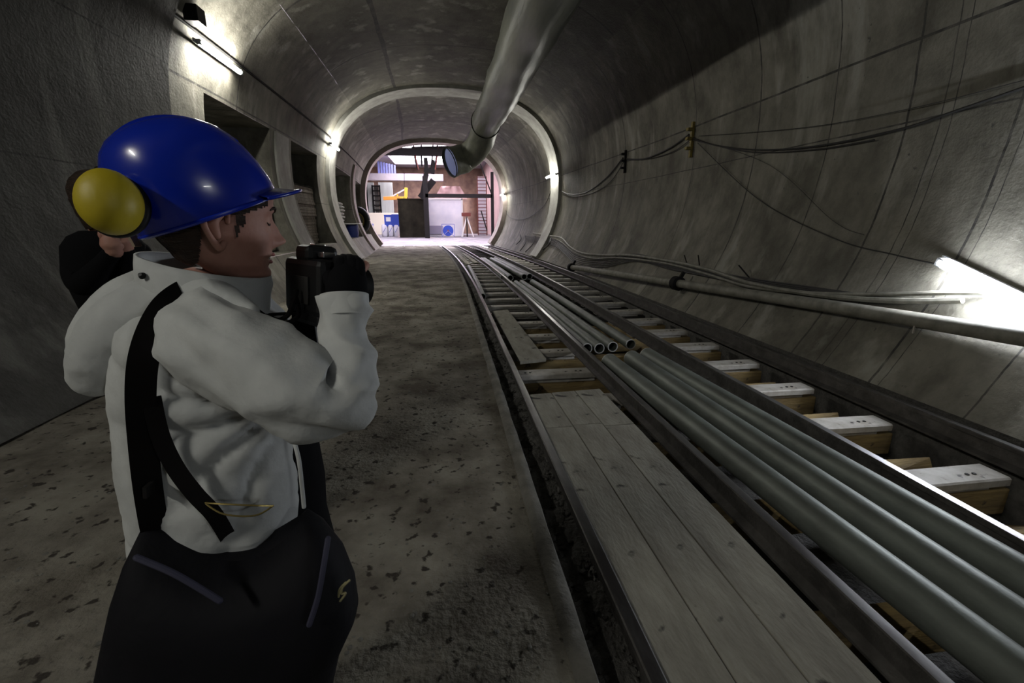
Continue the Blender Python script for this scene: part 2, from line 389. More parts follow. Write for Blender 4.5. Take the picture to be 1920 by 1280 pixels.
lamp(wl(28.4, 3.05, 1, .34), wl(29.3, 3.05, 1, .34), 1, 'farthest tiny tube lamp on the right beside the tunnel mouth', w=.075)
a_ = at(1766, 492, Y=3.43); c_ = a_ + (at(1925, 570, Y=2.73) - a_).normalized() * 1.25
lamp(a_, c_, 1, 'glaring tube lamp hung slanting low on the right wall near the camera', mt=M_tube2, w=.085, off=.06)
lamp(wl(-2.6, 4.1, -1, .34), wl(-1.1, 4.1, -1, .34), -1, 'tube lamp on the left wall behind the photographer', w=.075)
lamp(wl(-5.6, 3.1, 1, .3), wl(-4.2, 3.1, 1, .3), 1, 'tube lamp on the right wall behind the photographer', mt=M_tube3, w=.085)
# the dark junction box above the first left lamp
p = at(352, 25, Y=8.2); t = MB(); t.box(wl(8.35, 4.42, -1, .1), (.2, .26, .22)); tag(t.build('junction_box', M_black, bevel=.01, smooth=False), 'black junction box above the nearest left lamp', 'box')

# ================================================================ VENTILATION DUCTS
def crinkle(amp, f=3.0):
    def g(p, n_): return p + n_ * amp * noise.fractal(Vector((p.x * f, p.y * f * .35, p.z * f)), 1.0, 2.0, 3)
    return g
du = empty('ventilation_duct', (1.44, 6, 4.9), 'wide shiny fabric ventilation duct hanging under the vault', 'duct')
path = [Vector((1.44 + bend(y), y, 4.47)) for y in (-6, -2, 2, 5, 8, 11, 13.5, 15.5)]
b = MB(); b.sweep(path, .44, 40, 'none', res=10, disp=crinkle(.03)); b.build('sleeve', M_duct, du, angle=180)
e2 = at(900, 268, Y=16.6); e3 = at(878, 293, Y=17.4); e4 = at(843, 305, Y=17.15)
b = MB(); b.sweep([path[-1], e2, e3, e4], [.44, .43, .46, .52], 40, 'none', res=10, disp=crinkle(.03)); b.build('end_sleeve', M_duct, du, angle=180)
b = MB(); n_ = 40
d_ = (e4 - e3).normalized(); x_ = d_.cross(Vector((0, 0, 1))).normalized(); z_ = x_.cross(d_)
b.add([e4 - d_ * .06 + (x_ * math.cos(2 * PI * k / n_) + z_ * math.sin(2 * PI * k / n_)) * .47 for k in range(n_)], [tuple(range(n_))]); b.build('mouth_light_disc', M_ductglow, du)  # blue disc: hall light coming through the film, put into its colour
def hoop(c, d, r, tr, name, m, par):
    d = Vector(d).normalized(); x = d.cross(Vector((0, 0, 1))).normalized(); z = x.cross(d)
    b = MB(); pts = [Vector(c) + (x * math.cos(2 * PI * k / 36) + z * math.sin(2 * PI * k / 36)) * r for k in range(37)]
    b.sweep(pts, tr, 6, 'none', spline=False); return b.build(name, m, par)
hoop(path[-1], (0, 1, 0), .46, .018, 'hoop', M_black, du); hoop(e4, d_, .50, .018, 'hoop', M_black, du)
for y in (3.0, 9.0):
    b = MB(); b.bar(Vector((1.44 + bend(y), y, 4.9)), Vector((1.9 + bend(y), y, 6.05)), .012); b.build('hanger', M_iron, du)
b = MB(); b.sweep([Vector((1.93 + bend(y), y, 5.34)) for y in (-6, -1, 4, 9, 14, 18)], .53, 40, 'round', res=10, disp=crinkle(.02))
tag(b.build('upper_duct', M_duct, angle=180), 'second fabric duct against the vault, mostly hidden above the shiny one', 'duct')

# ================================================================ TRACKS
RX = [0.63, 1.56, 2.66, 3.71]
RLAB = ['leftmost rail, beside the dusty walkway', 'second rail from the left, between planks and loose pipes', 'third rail from the left, between loose pipes and bare sleepers', 'rightmost rail, at the foot of the curved wall']
YR = 47.0
def bendr(y): return bend(min(y, 34)) + (0 if y < 34 else -0.10 * (y - 34))
prof = [(-.055, -.14), (-.055, -.125), (-.012, -.108), (-.012, -.035), (-.03, -.028), (-.03, -.004), (-.024, 0), (.024, 0), (.03, -.004), (.03, -.028), (.012, -.035), (.012, -.108), (.055, -.125), (.055, -.14)]
for i, x0 in enumerate(RX):
    rr = empty('rail', (x0, 0, -.14), 'dark steel track rail, the ' + RLAB[i], 'rail')
    b = MB(); yy = frange(-2.5, YR, 200)
    wob = lambda y: .006 * noise.noise(Vector((y * .5, i * 7, 0)))
    b.loft([[Vector((x0 + p[0] + bendr(y) + wob(y), y, p[1] * (1 if i < 2 else 1.12) - (0 if i < 2 else 0) * p[1])) for p in prof] for y in yy])
    b.build('rail_body', M_rail, rr, angle=30)
    b = MB(); b.grid(lambda u, y: Vector((x0 + u + bendr(y) + wob(y), y, .0015 - abs(u) * .05)), [-.024, 0, .024], yy); b.build('running_face', M_railtop, rr)
# sleepers
def sleeper(x0, x1, label, group):
    t = empty('sleeper', ((x0 + x1) / 2, 2.26, -.16), label, 'sleeper', group)
    b = MB(); w = .10; L = x1 - x0
    xs = [x0, x1]; pf = [(-w, -.055), (-w, -.01), (-w * .88, 0), (w * .88, 0), (w, -.01), (w, -.055)]
    b.loft([[Vector((x, 2.26 + p[0], -.16 + p[1])) for p in pf] for x in xs]); b.box(((x0 + x1) / 2, 2.26, -.24), (L - .16, .10, .06)); b.build('channel', M_sleeper, t, smooth=False)
    for dx in (.24, .76):
        for e in (-.018, .018):
            b = MB(); c = Vector((x0 + L * dx + e * 1.5, 2.26 - .02, -.1585)); b.loft([[c + Vector((math.cos(q * PI / 5) * .013, math.sin(q * PI / 5) * .013, h)) for q in range(10)] for h in (0, .004)])
            b.build('bolt', M_hole, t)
    return t
s2 = sleeper(2.68, 3.58, 'x', 'sleepers of the right track'); s1 = sleeper(.56, 1.66, 'x', 'sleepers of the left track')
def beam():
    b = MB(); b.box((2.1, 2.26, -.36), (3.1, .13, .19)); return tag(b.build('timber_beam', M_timber, bevel=.01, smooth=False, base=(2.1, 2.26, -.43)), 'ochre timber cross beam under the sleepers', 'beam', 'timber beams under the tracks')
bm0 = beam()
def wedge():
    b = MB(); x0, x1 = 2.72, 3.5
    b.add([(x0, 2.5, -.43), (x1, 2.5, -.43), (x1, 2.9, -.43), (x0, 2.9, -.43), (x0, 2.72, -.30), (x1, 2.60, -.24)], [(0, 3, 2, 1), (0, 1, 5, 4), (3, 4, 5, 2), (0, 4, 3), (1, 2, 5)])
    return tag(b.build('timber_wedge', M_timber, smooth=False, bevel=.006, base=(3.1, 2.7, -.43)), 'ochre sloping timber packing between two sleepers of the right track', 'timber', 'timber packing under the right track')
w0 = wedge()
bshade = None
n2 = 0
for k in range(-2, 52):
    y = 2.26 + .83 * k
    lab2 = ('%s pale sleeper of the right track, counted from the picture edge' % ORD[n2]) if (y > 1.9 and n2 < 10) else None
    if y > 1.9: n2 += 1
    if y > 44: continue
    off = Vector((bendr(y), .83 * k, 0))
    g = 'pale sleeper of the right track far down the tunnel' if y > 4 else 'pale sleeper of the right track beyond the picture edge'
    c = copy_tree(s2, s2.location + off, lab2 or g) if k else s2
    if not k: s2['label'] = lab2
    c.rotation_euler.z = random.uniform(-.02, .02)
    if y > 3.8:
        i1 = int(round((y - 4.05) / .83)) if True else 0
        c = copy_tree(s1, s1.location + off + Vector((0, random.uniform(-.04, .04), 0)), ('%s bare sleeper of the left track beyond the planking' % ORD[i1]) if 0 <= i1 < 10 else 'bare sleeper of the left track far down the tunnel')
        c.rotation_euler.z = random.uniform(-.03, .03)
    if y < 7.5:
        if k: copy_tree(bm0, bm0.location + off); copy_tree(w0, w0.location + off)
    else:
        if bshade is None:
            bshade = bm0.copy(); bshade.data = bm0.data.copy(); bshade.data.materials[0] = M_shadetimber; COL.objects.link(bshade); bshade.location = bm0.location + off
            tag(bshade, 'cross beam under the far sleepers, coloured dark for shade', 'beam', 'beams coloured dark for shade under the far tracks')
        else: copy_tree(bshade, bm0.location + off)
for ch in list(s1.children): bpy.data.objects.remove(ch)
bpy.data.objects.remove(s1)
# planks between the first two rails
def plank(pts, z, th, label, name='plank', m=M_plank, seg=10):
    """pts: four ground corners (near-left, near-right, far-right, far-left)"""
    P = [Vector(p) for p in pts]; b = MB()
    rows = []
    for i in range(seg + 1):
        u = i / seg; l = P[0].lerp(P[3], u); r = P[1].lerp(P[2], u)
        dz = .003 * noise.noise(Vector((l.x * 3, l.y * 2, 0)))
        rows.append([Vector((l.x, l.y, z - th)), Vector((l.x, l.y, z + dz)), Vector((r.x, r.y, z + dz)), Vector((r.x, r.y, z - th))])
    b.loft(rows); c = (P[0] + P[2]) / 2
    return tag(b.build(name, m, smooth=False, bevel=.003, base=(c.x, c.y, z - th)), label, 'plank', 'planks laid over the left track')
zp = -.02
def G(px, py, z=zp): return at(px, py, Z=z)
yb_ = -1.5
def px_(line, y):                                        # x on the ground line at a given Y
    (a, c) = line; return a.x + (c.x - a.x) * (y - a.y) / (c.y - a.y)
LN = [(G(1250, 1280), G(980, 735)), (G(1397, 1280), G(1030, 731)), (G(1545, 1280), G(1112, 773)), (G(1660, 1260), G(1123, 727))]
XL = [0.705, 0.95, 1.215, 1.49]
XL = [min(px_(l, 1.5), 1.5) for l in LN]
names = ['left board', 'middle board', 'right board']
for i in range(3):
    xa, xb = XL[i] + .003, XL[i + 1] - .003
    xa2, xb2 = (px_(LN[i], 3.7) + .003, min(px_(LN[i + 1], 3.7), 1.49) - .003)
    yj = [3.02, 3.04, 3.0][i]
    plank([(xa, yb_, 0), (xb, yb_, 0), (xb + (xb2 - xb) * .7, yj, 0), (xa + (xa2 - xa) * .7, yj, 0)], zp, .14, 'long dusty board between the left rails, the ' + names[i] + ' of three side by side')
    plank([(xa + (xa2 - xa) * .7, yj + .006, 0), (xb + (xb2 - xb) * .7, yj + .006, 0), (xb2, 3.72 + .02 * i, 0), (xa2, 3.70 + .02 * i, 0)], zp, .14, 'short dusty board ending the planking, ' + ['left', 'middle', 'right'][i] + ' of three')
zq = -.115
q = [at(975, 677, Z=zq), at(1024, 672, Z=zq), at(952, 580, Z=zq), at(922, 583, Z=zq)]
plank(q, zq, .04, 'loose pale board lying slantwise on the left sleepers')
for j, (a, c, w) in enumerate([((862, 497), (846, 478), 9), ((879, 495), (858, 476), 9), ((893, 492), (868, 474), 8)]):
    q = [at(a[0] - w / 2, a[1], Z=zq), at(a[0] + w / 2, a[1], Z=zq), at(c[0] + w / 3, c[1], Z=zq), at(c[0] - w / 3, c[1], Z=zq)]
    plank(q, zq, .04, 'far small board on the left track, ' + ['left', 'middle', 'right'][j] + ' of three')
# yellowish board edge showing beside the third rail
for j, (y0, y1) in enumerate([(1.6, 2.1), (2.45, 3.0), (3.2, 3.75), (3.95, 4.6), (4.8, 5.4)]):
    b = MB(); b.box((2.57, (y0 + y1) / 2, -.245), (.07, y1 - y0, .03)); tag(b.build('timber_strip', M_timber, smooth=False, bevel=.003, base=(2.57, (y0 + y1) / 2, -.26)), 'short ochre timber strip on the beams beside the third rail, %s of five' % ORD[j], 'timber', 'timber strips beside the third rail')
# loose pipes
def pipe(a, c, r, label, group, hollow=True, name='steel_pipe'):
    a, c = Vector(a), Vector(c); t = empty(name, (a + c) / 2 - Vector((0, 0, r)), label, 'pipe', group)
    pts = [a.lerp(c, u) for u in frange(0, 1, 8)]
    for p_ in pts[1:-1]: p_.x += (bendr(p_.y) - (bendr(a.y) + (bendr(c.y) - bendr(a.y)) * ((p_.y - a.y) / (c.y - a.y))))
    b = MB(); b.sweep(pts, r, 20, 'none', spline=False); b.sweep(pts, r * .86, 20, 'none', spline=False)
    d = (pts[1] - pts[0]).normalized(); x = d.cross(Vector((0, 0, 1))).normalized(); z = x.cross(d)
    e = pts[0]; n = 20
    b.mi = 0; b.build('pipe_wall', M_pipe, t)
    b = MB(); vs = []
    for rr_, dd in ((r * 1.01, 0), (r * .84, 0), (r * .84, .01), (r * 1.01, .01)): vs.append([e - d * (.002 - dd) + (x * math.cos(2 * PI * k / n) + z * math.sin(2 * PI * k / n)) * rr_ for k in range(n)])
    b.loft(vs + [vs[0]], (False, False)); b.build('rim', M_pipein, t)
    return t
zc_ = -.12; pr0 = .095
tops = [(1143, 663, 1920, 1226), (1185, 657, 1920, 1130), (1214, 652, 1920, 1045)]
for j, (ax, ay, cx, cy) in enumerate(tops):
    A, C_ = at(ax, ay, Z=zc_ + pr0), at(cx, cy, Z=zc_ + pr0); dd = (C_ - A); C2 = A + dd * ((A.y + 1.2) / (A.y - C_.y))
    C2.z = A.z = zc_
    pipe(A, C2, pr0, 'long grey steel pipe in the foreground, ' + ['nearest to the second rail', 'middle of the front three', 'nearest to the third rail'][j], 'three foreground pipes between the tracks')
e5 = [(1101, 653), (1124, 653), (1149, 650), (1188, 649)]
f5 = [(957, 531), (967, 530), (978, 529), (998, 528)]
for j in range(4):
    A = at(*e5[j], Z=-.17 + (0.0)); B_ = at(*f5[j], Z=-.17)
    A.z = B_.z = -.17
    if j == 3: A.y += .1
    pipe(A, B_, .07, 'grey pipe with open round end in the middle bundle, ' + ['leftmost', 'second from left', 'third from left', 'rightmost'][j] + ' of four', 'middle bundle of pipes')
e6 = [(944, 520), (957, 521), (983, 519), (993, 518)]
f6 = [(903, 486), (908, 486), (921, 486), (928, 486)]
for j in range(4):
    A = at(*e6[j], Z=-.08); B_ = at(*f6[j], Z=-.08); A.z = B_.z = -.08
    pipe(A, B_, .085, 'dark-mouthed pipe in the far bundle, ' + ['leftmost', 'second from left', 'third from left', 'rightmost'][j] + ' of four', 'far bundle of pipes')
A = at(905, 556, Z=-.09); B_ = at(879, 500, Z=-.09); A.z = B_.z = -.09
pipe(A, B_, .07, 'single grey pipe lying beside the leftmost rail', None)
# long pipe on the right wall
wp = empty('wall_pipe', (4.1, 8, .3), 'long dusty steel pipe running low along the right wall', 'pipe')
q = [at(2010, 646, Y=2.35), at(1920, 632, Y=2.62), at(1600, 581, Y=4.0), at(1270, 531, Y=7.3), at(1072, 501, Y=12.8)]
b = MB(); b.sweep(q, .068, 20, 'flat', res=8); b.build('pipe_wall', M_hose, wp)
for u in (q[3], q[4]):
    b = MB(); b.sweep([u - Vector((0, .07, 0)), u + Vector((0, .07, 0))], .12, 16, 'flat'); b.build('coupling', M_iron, wp)
    b = MB(); b.bar(u, u + Vector((.1, 0, .19)), .05); b.build('clamp', M_iron, wp)
for px, py in ((1716, 606),):
    p = at(px, py, Y=3.35); b = MB(); b.bar(p, p + Vector((0, 0, -.09)), .012); b.build('tie', M_sleeper, wp)

# ================================================================ CABLES
def cable(pts, r, label, m=M_cable, name='cable', n=7, group=None):
    b = MB(); b.sweep(pts, r, n, 'flat', res=10); return tag(b.build(name, m), label, 'cable', group)
def wallp(px, py, off=.05):
    d = ray(px, py); s = 0.5
    while True:
        P = EYE + d * s; dz = P.z - ZC; dx = P.x - XC - bend(P.y); th = math.atan2(dz, dx)
        if math.hypot(dx, dz) >= secr(th) - off: return P
        s += .01
def wcable(pix, r, label, m=M_cable, off=.04, name='cable', group=None): return cable([wallp(x, y, off) for x, y in pix], r, label, m, name, group=group)
wcable([(1297, 258), (1340, 272), (1420, 281), (1530, 274), (1680, 244), (1800, 205), (1960, 150)], .012, 'thick black cable sagging from the yellow bracket to the upper right')
wcable([(1297, 262), (1400, 284), (1520, 281), (1640, 262)], .008, 'thinner black cable sagging just under the thick one')
wcable([(1310, 255), (1500, 240), (1700, 205), (1960, 140)], .004, 'fine wire running nearly straight to the upper right')
wcable([(1175, 298), (1210, 297), (1255, 278), (1292, 252)], .014, 'black cable slung between the two wall brackets')
wcable([(1175, 300), (1215, 298), (1260, 285), (1292, 264)], .008, 'thin cable slung under the one between the brackets')
wcable([(1040, 345), (1060, 362), (1095, 362), (1135, 335), (1168, 296)], .018, 'black cable sagging from the far right lamp to the dark bracket')
wcable([(1040, 348), (1070, 367), (1110, 362), (1145, 340), (1170, 302)], .01, 'thinner cable sagging beside the far right lamp')
wcable([(1308, 268), (1420, 372), (1560, 445), (1680, 478), (1766, 497)], .006, 'thin wire slanting down the right wall to the glaring lamp')
wcable([(1308, 262), (1440, 308), (1560, 412), (1620, 440)], .003, 'very fine wire slanting across the middle of the right wall')
wcable([(940, 372), (955, 405), (985, 410), (1020, 385), (1035, 350)], .012, 'far cable drooping between the last two right lamps')
hp = [[(1000, 437), (1030, 442), (1052, 446), (1068, 462), (1090, 474), (1130, 478), (1180, 478), (1260, 490), (1330, 506), (1400, 529), (1480, 545), (1580, 558), (1690, 564), (1805, 563)],
      [(1010, 440), (1046, 450), (1075, 472), (1110, 484), (1160, 483), (1240, 492), (1320, 512), (1400, 536), (1500, 548), (1620, 552), (1760, 549), (1850, 548)]]
wcable(hp[0], .028, 'thick grey hose winding along the right wall and ending under the glaring lamp', M_hose, .07, 'hose')
wcable(hp[1], .022, 'second grey hose winding along the right wall above the first', M_hose, .05, 'hose')
random.seed(3)
for j in range(6):
    o_ = j * 2.2
    wcable([(985 + j, 442 + o_), (1040, 450 + o_), (1080, 478 + o_ * 1.5), (1130, 484 + o_ * 1.5), (1190, 476 + o_ * 1.2), (1260, 494 + o_), (1330, 508 + o_), (1420, 524 + o_ * 1.3), (1520, 538 + o_ * 1.3), (1640 + j * 20, 556 + o_)], .011, 'black cable of the tangled bundle lying on the right wall ledge', group='cable bundle on the right wall')
for j, (x0, y0, x1, y1) in enumerate([(975, 470, 985, 442), (985, 472, 1003, 443), (998, 474, 1015, 448), (1018, 468, 1032, 446), (968, 458, 975, 440)]):
    wcable([(x0, y0), ((x0 + x1) / 2 + 5, (y0 + y1) / 2), (x1, y1)], .022, 'dark cable loop hanging from the bundle near the far right wall', off=.06, group='hanging cable loops')
for j, (a, c) in enumerate([((1283, 478), (1290, 500)), ((1309, 478), (1313, 508)), ((1385, 497), (1408, 524))]):
    b = MB(); b.bar(wallp(*a, .16), wallp(*c, .02), .014); tag(b.build('steel_rod', M_iron), 'short rod sticking out of the right wall, ' + ['left', 'middle', 'right'][j] + ' of three', 'rod')
def bracket(px, py, m, label, h=.5):
    t = empty('wall_bracket', wallp(px, py, 0), label, 'bracket'); P = wallp(px, py, .04)
    b = MB(); b.box(P, (.05, .06, h)); b.build('upright', m, t, bevel=.004)
    for dz in (-.15, .02, .18):
        b = MB(); b.box(P + Vector((-.06, 0, dz)), (.1, .09, .05)); b.build('clip', m, t, bevel=.004)
bracket(1297, 262, M_yel, 'yellowish cable bracket on the right wall', .62); bracket(1172, 303, M_iron, 'dark rusty cable bracket on the right wall, farther one', .55)

# ================================================================ GALLERY STACKS
def sackmesh(w, l, h):
    b = MB(); rings = []; n = 16
    for i in range(9):
        v = -1 + 2 * i / 8; k = (1 - abs(v) ** 3.5) ** .5 if abs(v) < 1 else .12; k = max(k, .15)
        rings.append([Vector((math.copysign(abs(math.cos(a)) ** .6, math.cos(a)) * w / 2 * (.75 + .25 * k), v * l / 2, h / 2 + math.copysign(abs(math.sin(a)) ** .8, math.sin(a)) * h / 2 * k)) for a in [2 * PI * q_ / n for q_ in range(n)]])
    b.loft(rings); return b
def stack(x, ys_, z0, nl, dims, m, label, group, name='sack'):
    b = sackmesh(*dims); o0 = b.build(name, m, angle=180); first = True
    for yq in ys_:
        for k in range(nl):
            o = o0 if first else o0.copy()
            if not first: COL.objects.link(o)
            first = False
            o.location = (x + random.uniform(-.05, .05), yq + random.uniform(-.04, .04), z0 + k * dims[2] * .93); o.rotation_euler.z = PI / 2 * 0 + random.uniform(-.1, .1)
            tag(o, label, 'sack', group)
stack(-4.50 + bend(11.5), (10.85, 11.72), zt, 11, (.75, .85, .155), M_sackA, 'dusty ochre sack in the pile inside the nearest left opening', 'ochre sacks in the first opening')
stack(-4.52 + bend(20), (19.95, 20.82, 21.7), zt, 11, (.6, .85, .15), M_sackB, 'pale sack in the pile inside the third left opening', 'pale sacks in the third opening')
b = MB(); b.box((0, 0, .045), (1.1, 2.5, .085)); bo = b.build('board', M_board, smooth=False, bevel=.01)
for k in range(20):
    o = bo if k == 0 else bo.copy()
    if k: COL.objects.link(o)
    o.location = (-4.78 + bend(15) + random.uniform(-.03, .03), 15.27 + random.uniform(-.03, .03), zt + k * .088); tag(o, 'dark dirty board in the tall stack inside the second left opening', 'board', 'dark boards in the second opening')
b = MB(); b.grid(lambda x, y: Vector((-4.78 + bend(15) + x, 15.27 + y, zt + 1.775 + .06 * noise.noise(Vector((x * 3, y * 3, 0))) * (1 - abs(y) / 1.3) + .02)), frange(-.56, .56, 8), frange(-1.27, 1.27, 14))
tag(b.build('plastic_sheet', M_sackB), 'pale crumpled sheet covering the dark board stack', 'sheet')
# bench, tyre in the fourth opening
M_blue = mat('blue_plastic', (0.02, 0.06, 0.42), 0.5); M_white = mat('white_paint', (0.75, 0.74, 0.72), 0.6)
bx = at(661, 430, Y=22.8); bx.z = zt + .46
bx.z = zt + .33; t = empty('blue_barrel', bx - Vector((0, 0, .33)), 'dark blue barrel with a pale lid on the slope by the third opening', 'barrel')
b = MB(); b.loft([[bx + Vector((math.cos(a * PI / 10) * r_, math.sin(a * PI / 10) * r_, z_)) for a in range(20)] for z_, r_ in ((-.33, .24), (-.15, .27), (0, .26), (.15, .27), (.26, .25))]); b.build('drum', mat('dark_blue', (0.008, 0.02, 0.14), 0.6), t)
b = MB(); b.box(bx + Vector((0, 0, .29)), (.8, .8, .05)); b.build('lid', M_white, t, bevel=.01)
tb = at(671, 417, Y=27.2); tb.z = zt + .77
t = empty('truck_tyre', tb - Vector((0, 0, .77)), 'black tyre leaning in the last left opening', 'tyre')
b = MB(); b.sweep([tb + Vector((math.cos(a * PI / 16) * .5, .12 * math.cos(a * PI / 16), math.sin(a * PI / 16) * .6)) for a in range(33)], .17, 12, 'none', spline=False); b.build('tread', M_black, t)
b = MB(); b.sweep([tb + Vector((math.cos(a * PI / 16) * .32, .1 * math.cos(a * PI / 16), math.sin(a * PI / 16) * .4)) for a in range(33)], .05, 8, 'none', spline=False); b.build('wheel_rim', M_yel, t)
# ================================================================ THE HALL BEYOND
M_hfloor = mat('hall_floor', (0.27, 0.255, 0.28), 0.7, col2=(0.15, 0.14, 0.15), scale=0.7, bump=0.4, bscale=4, spots=(0.6, 0.45, 0.38), spot_scale=.5, spot_lo=.6)
M_hwhite = mat('hall_white_panel', (0.62, 0.66, 0.60), 0.8, col2=(0.48, 0.50, 0.46), scale=0.8, stretch=(3, 1, .3))
M_cream = mat('cream_wall', (0.85, 0.78, 0.62), 0.8)
M_brown = mat('hall_brown', (0.30, 0.19, 0.13), 0.85, col2=(0.15, 0.09, 0.07), scale=0.9, bump=0.5, bscale=2)
M_pink = mat('pink_render', (0.62, 0.40, 0.38), 0.85, col2=(0.45, 0.30, 0.28), scale=0.6)
M_hceil = mat('hall_slab', (0.48, 0.44, 0.46), 0.85, col2=(0.34, 0.30, 0.33), scale=0.5)
M_tarp = mat('white_tarp', (0.86, 0.84, 0.88), 0.7, col2=(0.72, 0.72, 0.80), scale=.8)
M_lblue = mat('light_blue_slat', (0.22, 0.24, 0.55), 0.6)
M_orange = mat('machine_orange', (0.85, 0.34, 0.04), 0.5); M_myel = mat('machine_yellow', (0.85, 0.55, 0.05), 0.5)
M_cont = mat('container_brown', (0.022, 0.02, 0.014), 0.95, spec=.05, col2=(0.010, 0.009, 0.007), scale=1.2)
M_red = mat('red_hose', (0.16, 0.03, 0.02), 0.5)
def st(o): return tag(o, kind='structure')
b = MB(); b.add([(-16, 29.8, -.005), (11, 29.8, -.005), (11, 66, -.005), (-16, 66, -.005)], [(0, 1, 2, 3)]); st(b.build('floor_hall', M_hfloor, smooth=False))
b = MB(); b.box((-2.5, 66.1, 4.4), (27, .2, 9)); st(b.build('wall_hall_back', M_brown, smooth=False))
b = MB(); b.box((-16, 48, 4.4), (.2, 37, 9)); st(b.build('wall_hall_left', M_hwhite, smooth=False))
b = MB(); b.box((5.2, 50, 4.4), (.2, 33, 9)); st(b.build('wall_hall_right', M_pink, smooth=False))
# end wall round the tunnel mouth (ring shaped hole)
b = MB(); n_ = 72; inn = [tun(2 * PI * k / n_, 30.0, R0 - .02) for k in range(n_)]; outr = []
for k in range(n_):
    a = 2 * PI * k / n_; c_, s_ = math.cos(a), math.sin(a); q = min(14 / max(abs(c_), 1e-3), 6.4 / max(abs(s_), 1e-3)); outr.append(Vector((XC + bend(30) + c_ * q, 30.0, ZC + s_ * q)))
b.add(inn + outr, [(k, (k + 1) % n_, n_ + (k + 1) % n_, n_ + k) for k in range(n_)]); st(b.build('wall_hall_front', M_ribp, smooth=False))
b = MB()                                                # roof slabs leaving the two shaft openings free
for (x0, x1, y0, y1) in ((-16, -9, 30, 66), (4.5, 5.3, 30, 66), (-9, 4.5, 41.5, 47), (-9, -6.2, 47, 66), (-6.2, 4.5, 62.5, 66), (1.4, 4.5, 47, 62.5)):
    b.box(((x0 + x1) / 2, (y0 + y1) / 2, 8.75), (x1 - x0, y1 - y0, .5))
st(b.build('ceiling_hall', M_hceil, smooth=False))
b = MB(); b.box((-8, 57, 6.45), (15.5, .8, .75)); st(b.build('trim_6', M_hceil, smooth=False))
b = MB(); b.box((-1, 45.2, 7.6), (20, .7, .6)); st(b.build('trim_7', M_iron, smooth=False))
def rect(px0, py0, px1, py1, Y, dep, z0=None):
    a = at(px0, py1, Y=Y); c = at(px1, py0, Y=Y); lo = a.z if z0 is None else z0
    return Vector(((a.x + c.x) / 2, Y + dep / 2, (lo + c.z) / 2)), (c.x - a.x, dep, c.z - lo)
def tbox(name, r, m, label, cat, parts=None):
    c, d = r; b = MB(); b.box(c, d); o = b.build(name, m, smooth=False, bevel=.03, base=(c.x, c.y, c.z - d[2] / 2)); return tag(o, label, cat)
# pale lining panels on the left
for j, (x0, x1) in enumerate(((676, 688), (689, 700), (713, 735))):
    tbox('wall_panel', rect(x0, 342, x1, 401, 60, .3, 0.0), M_hwhite, 'tall pale panel against the far left hall wall, %s of three' % ['left', 'middle', 'right'][j], 'panel')
c, d = rect(700, 347, 712, 399, 59.5, .3, 0.0); t = empty('lattice_mast', (c.x, c.y, c.z - d[2] / 2), 'dark narrow lattice mast between the pale hall panels', 'mast')
b = MB(); b.box(c - Vector((d[0] / 2 - .07, 0, 0)), (.14, .3, d[2])); b.build('upright', M_iron, t, smooth=False)
b = MB(); b.box(c + Vector((d[0] / 2 - .07, 0, 0)), (.14, .3, d[2])); b.build('upright', M_iron, t, smooth=False)
for k in range(11):
    b = MB(); b.box(c + Vector((0, 0, -d[2] / 2 + .1 + k * (d[2] - .2) / 10)), (d[0], .3, .14)); b.build('rung', M_iron, t, smooth=False)
b = MB(); b.box(c + Vector((0, .1, 0)), (d[0] * .5, .08, d[2])); b.build('back_plate', M_plaster, t, smooth=False)
tbox('low_wall', rect(676, 399, 746, 440, 57, .5, 0.0), M_cream, 'low cream wall at the left of the hall', 'wall')
for j in range(7):
    x = 709 + j * 5
    c, d = rect(x, 302 + j * 1.2, x + 2.2, 326, 57.0, .15, 6.82); b = MB(); b.box(c, d); tag(b.build('louvre_slat', M_lblue, smooth=False, base=c), 'upright bluish slat of the row under the hall roof', 'slat', 'bluish slats under the hall roof')
# boxes and bags
def crate(r, m, label, name='crate'):
    c, d = r; t = empty(name, (c.x, c.y, c.z - d[2] / 2), label, 'box'); b = MB(); b.box(c, d); b.build('body', m, t, smooth=False, bevel=.02)
    b = MB(); b.box(c + Vector((0, 0, d[2] / 2 + .03)), (d[0] * 1.04, d[1] * 1.04, .08)); b.build('lid', m, t, smooth=False, bevel=.02)
crate(rect(721, 404, 734, 420, 49, .9, 1.0), M_blue, 'blue crate with white panel on the white bags, left one')
crate(rect(735, 403, 747, 420, 49, .9, 1.0), M_blue, 'blue crate on the white bags, right one beside the dark container')
b = MB(); c, d = rect(724, 407, 732, 415, 48.98, .03); b.box(c, d); tag(b.build('paper_sheet', M_white, smooth=False), 'white sheet on the left blue crate', 'sheet')
for j, (x0, x1) in enumerate(((715, 726), (727, 737), (738, 748))):
    c, d = rect(x0, 420, x1, 437, 48.9, 1.0, 0.0); b = MB(); n = 16
    b.loft([[Vector((c.x + math.copysign(abs(math.cos(a)) ** .7, math.cos(a)) * d[0] / 2 * k, c.y + math.copysign(abs(math.sin(a)) ** .7, math.sin(a)) * .5 * k, z * d[2])) for a in [2 * PI * q_ / n for q_ in range(n)]] for z, k in ((0, .8), (.08, .97), (.5, 1.04), (.9, .95), (1, .6))])
    tag(b.build('bulk_bag', M_tarp), 'white bulk bag with blue marks under the blue crates, %s of three' % ['left', 'middle', 'right'][j], 'bag')
    b = MB(); b.bar((c.x - .12, c.y - .56, d[2] * .35), (c.x + .14, c.y - .56, d[2] * .7), .09, .03); o = b.build('bag_mark', M_blue, smooth=False); tag(o, 'blue slanting mark on the white bag, %s' % ['left', 'middle', 'right'][j], 'mark')
crate(rect(688, 421, 698, 436, 42, .6, 0.0), M_blue, 'small blue bin just inside the left of the tunnel mouth', 'bin')
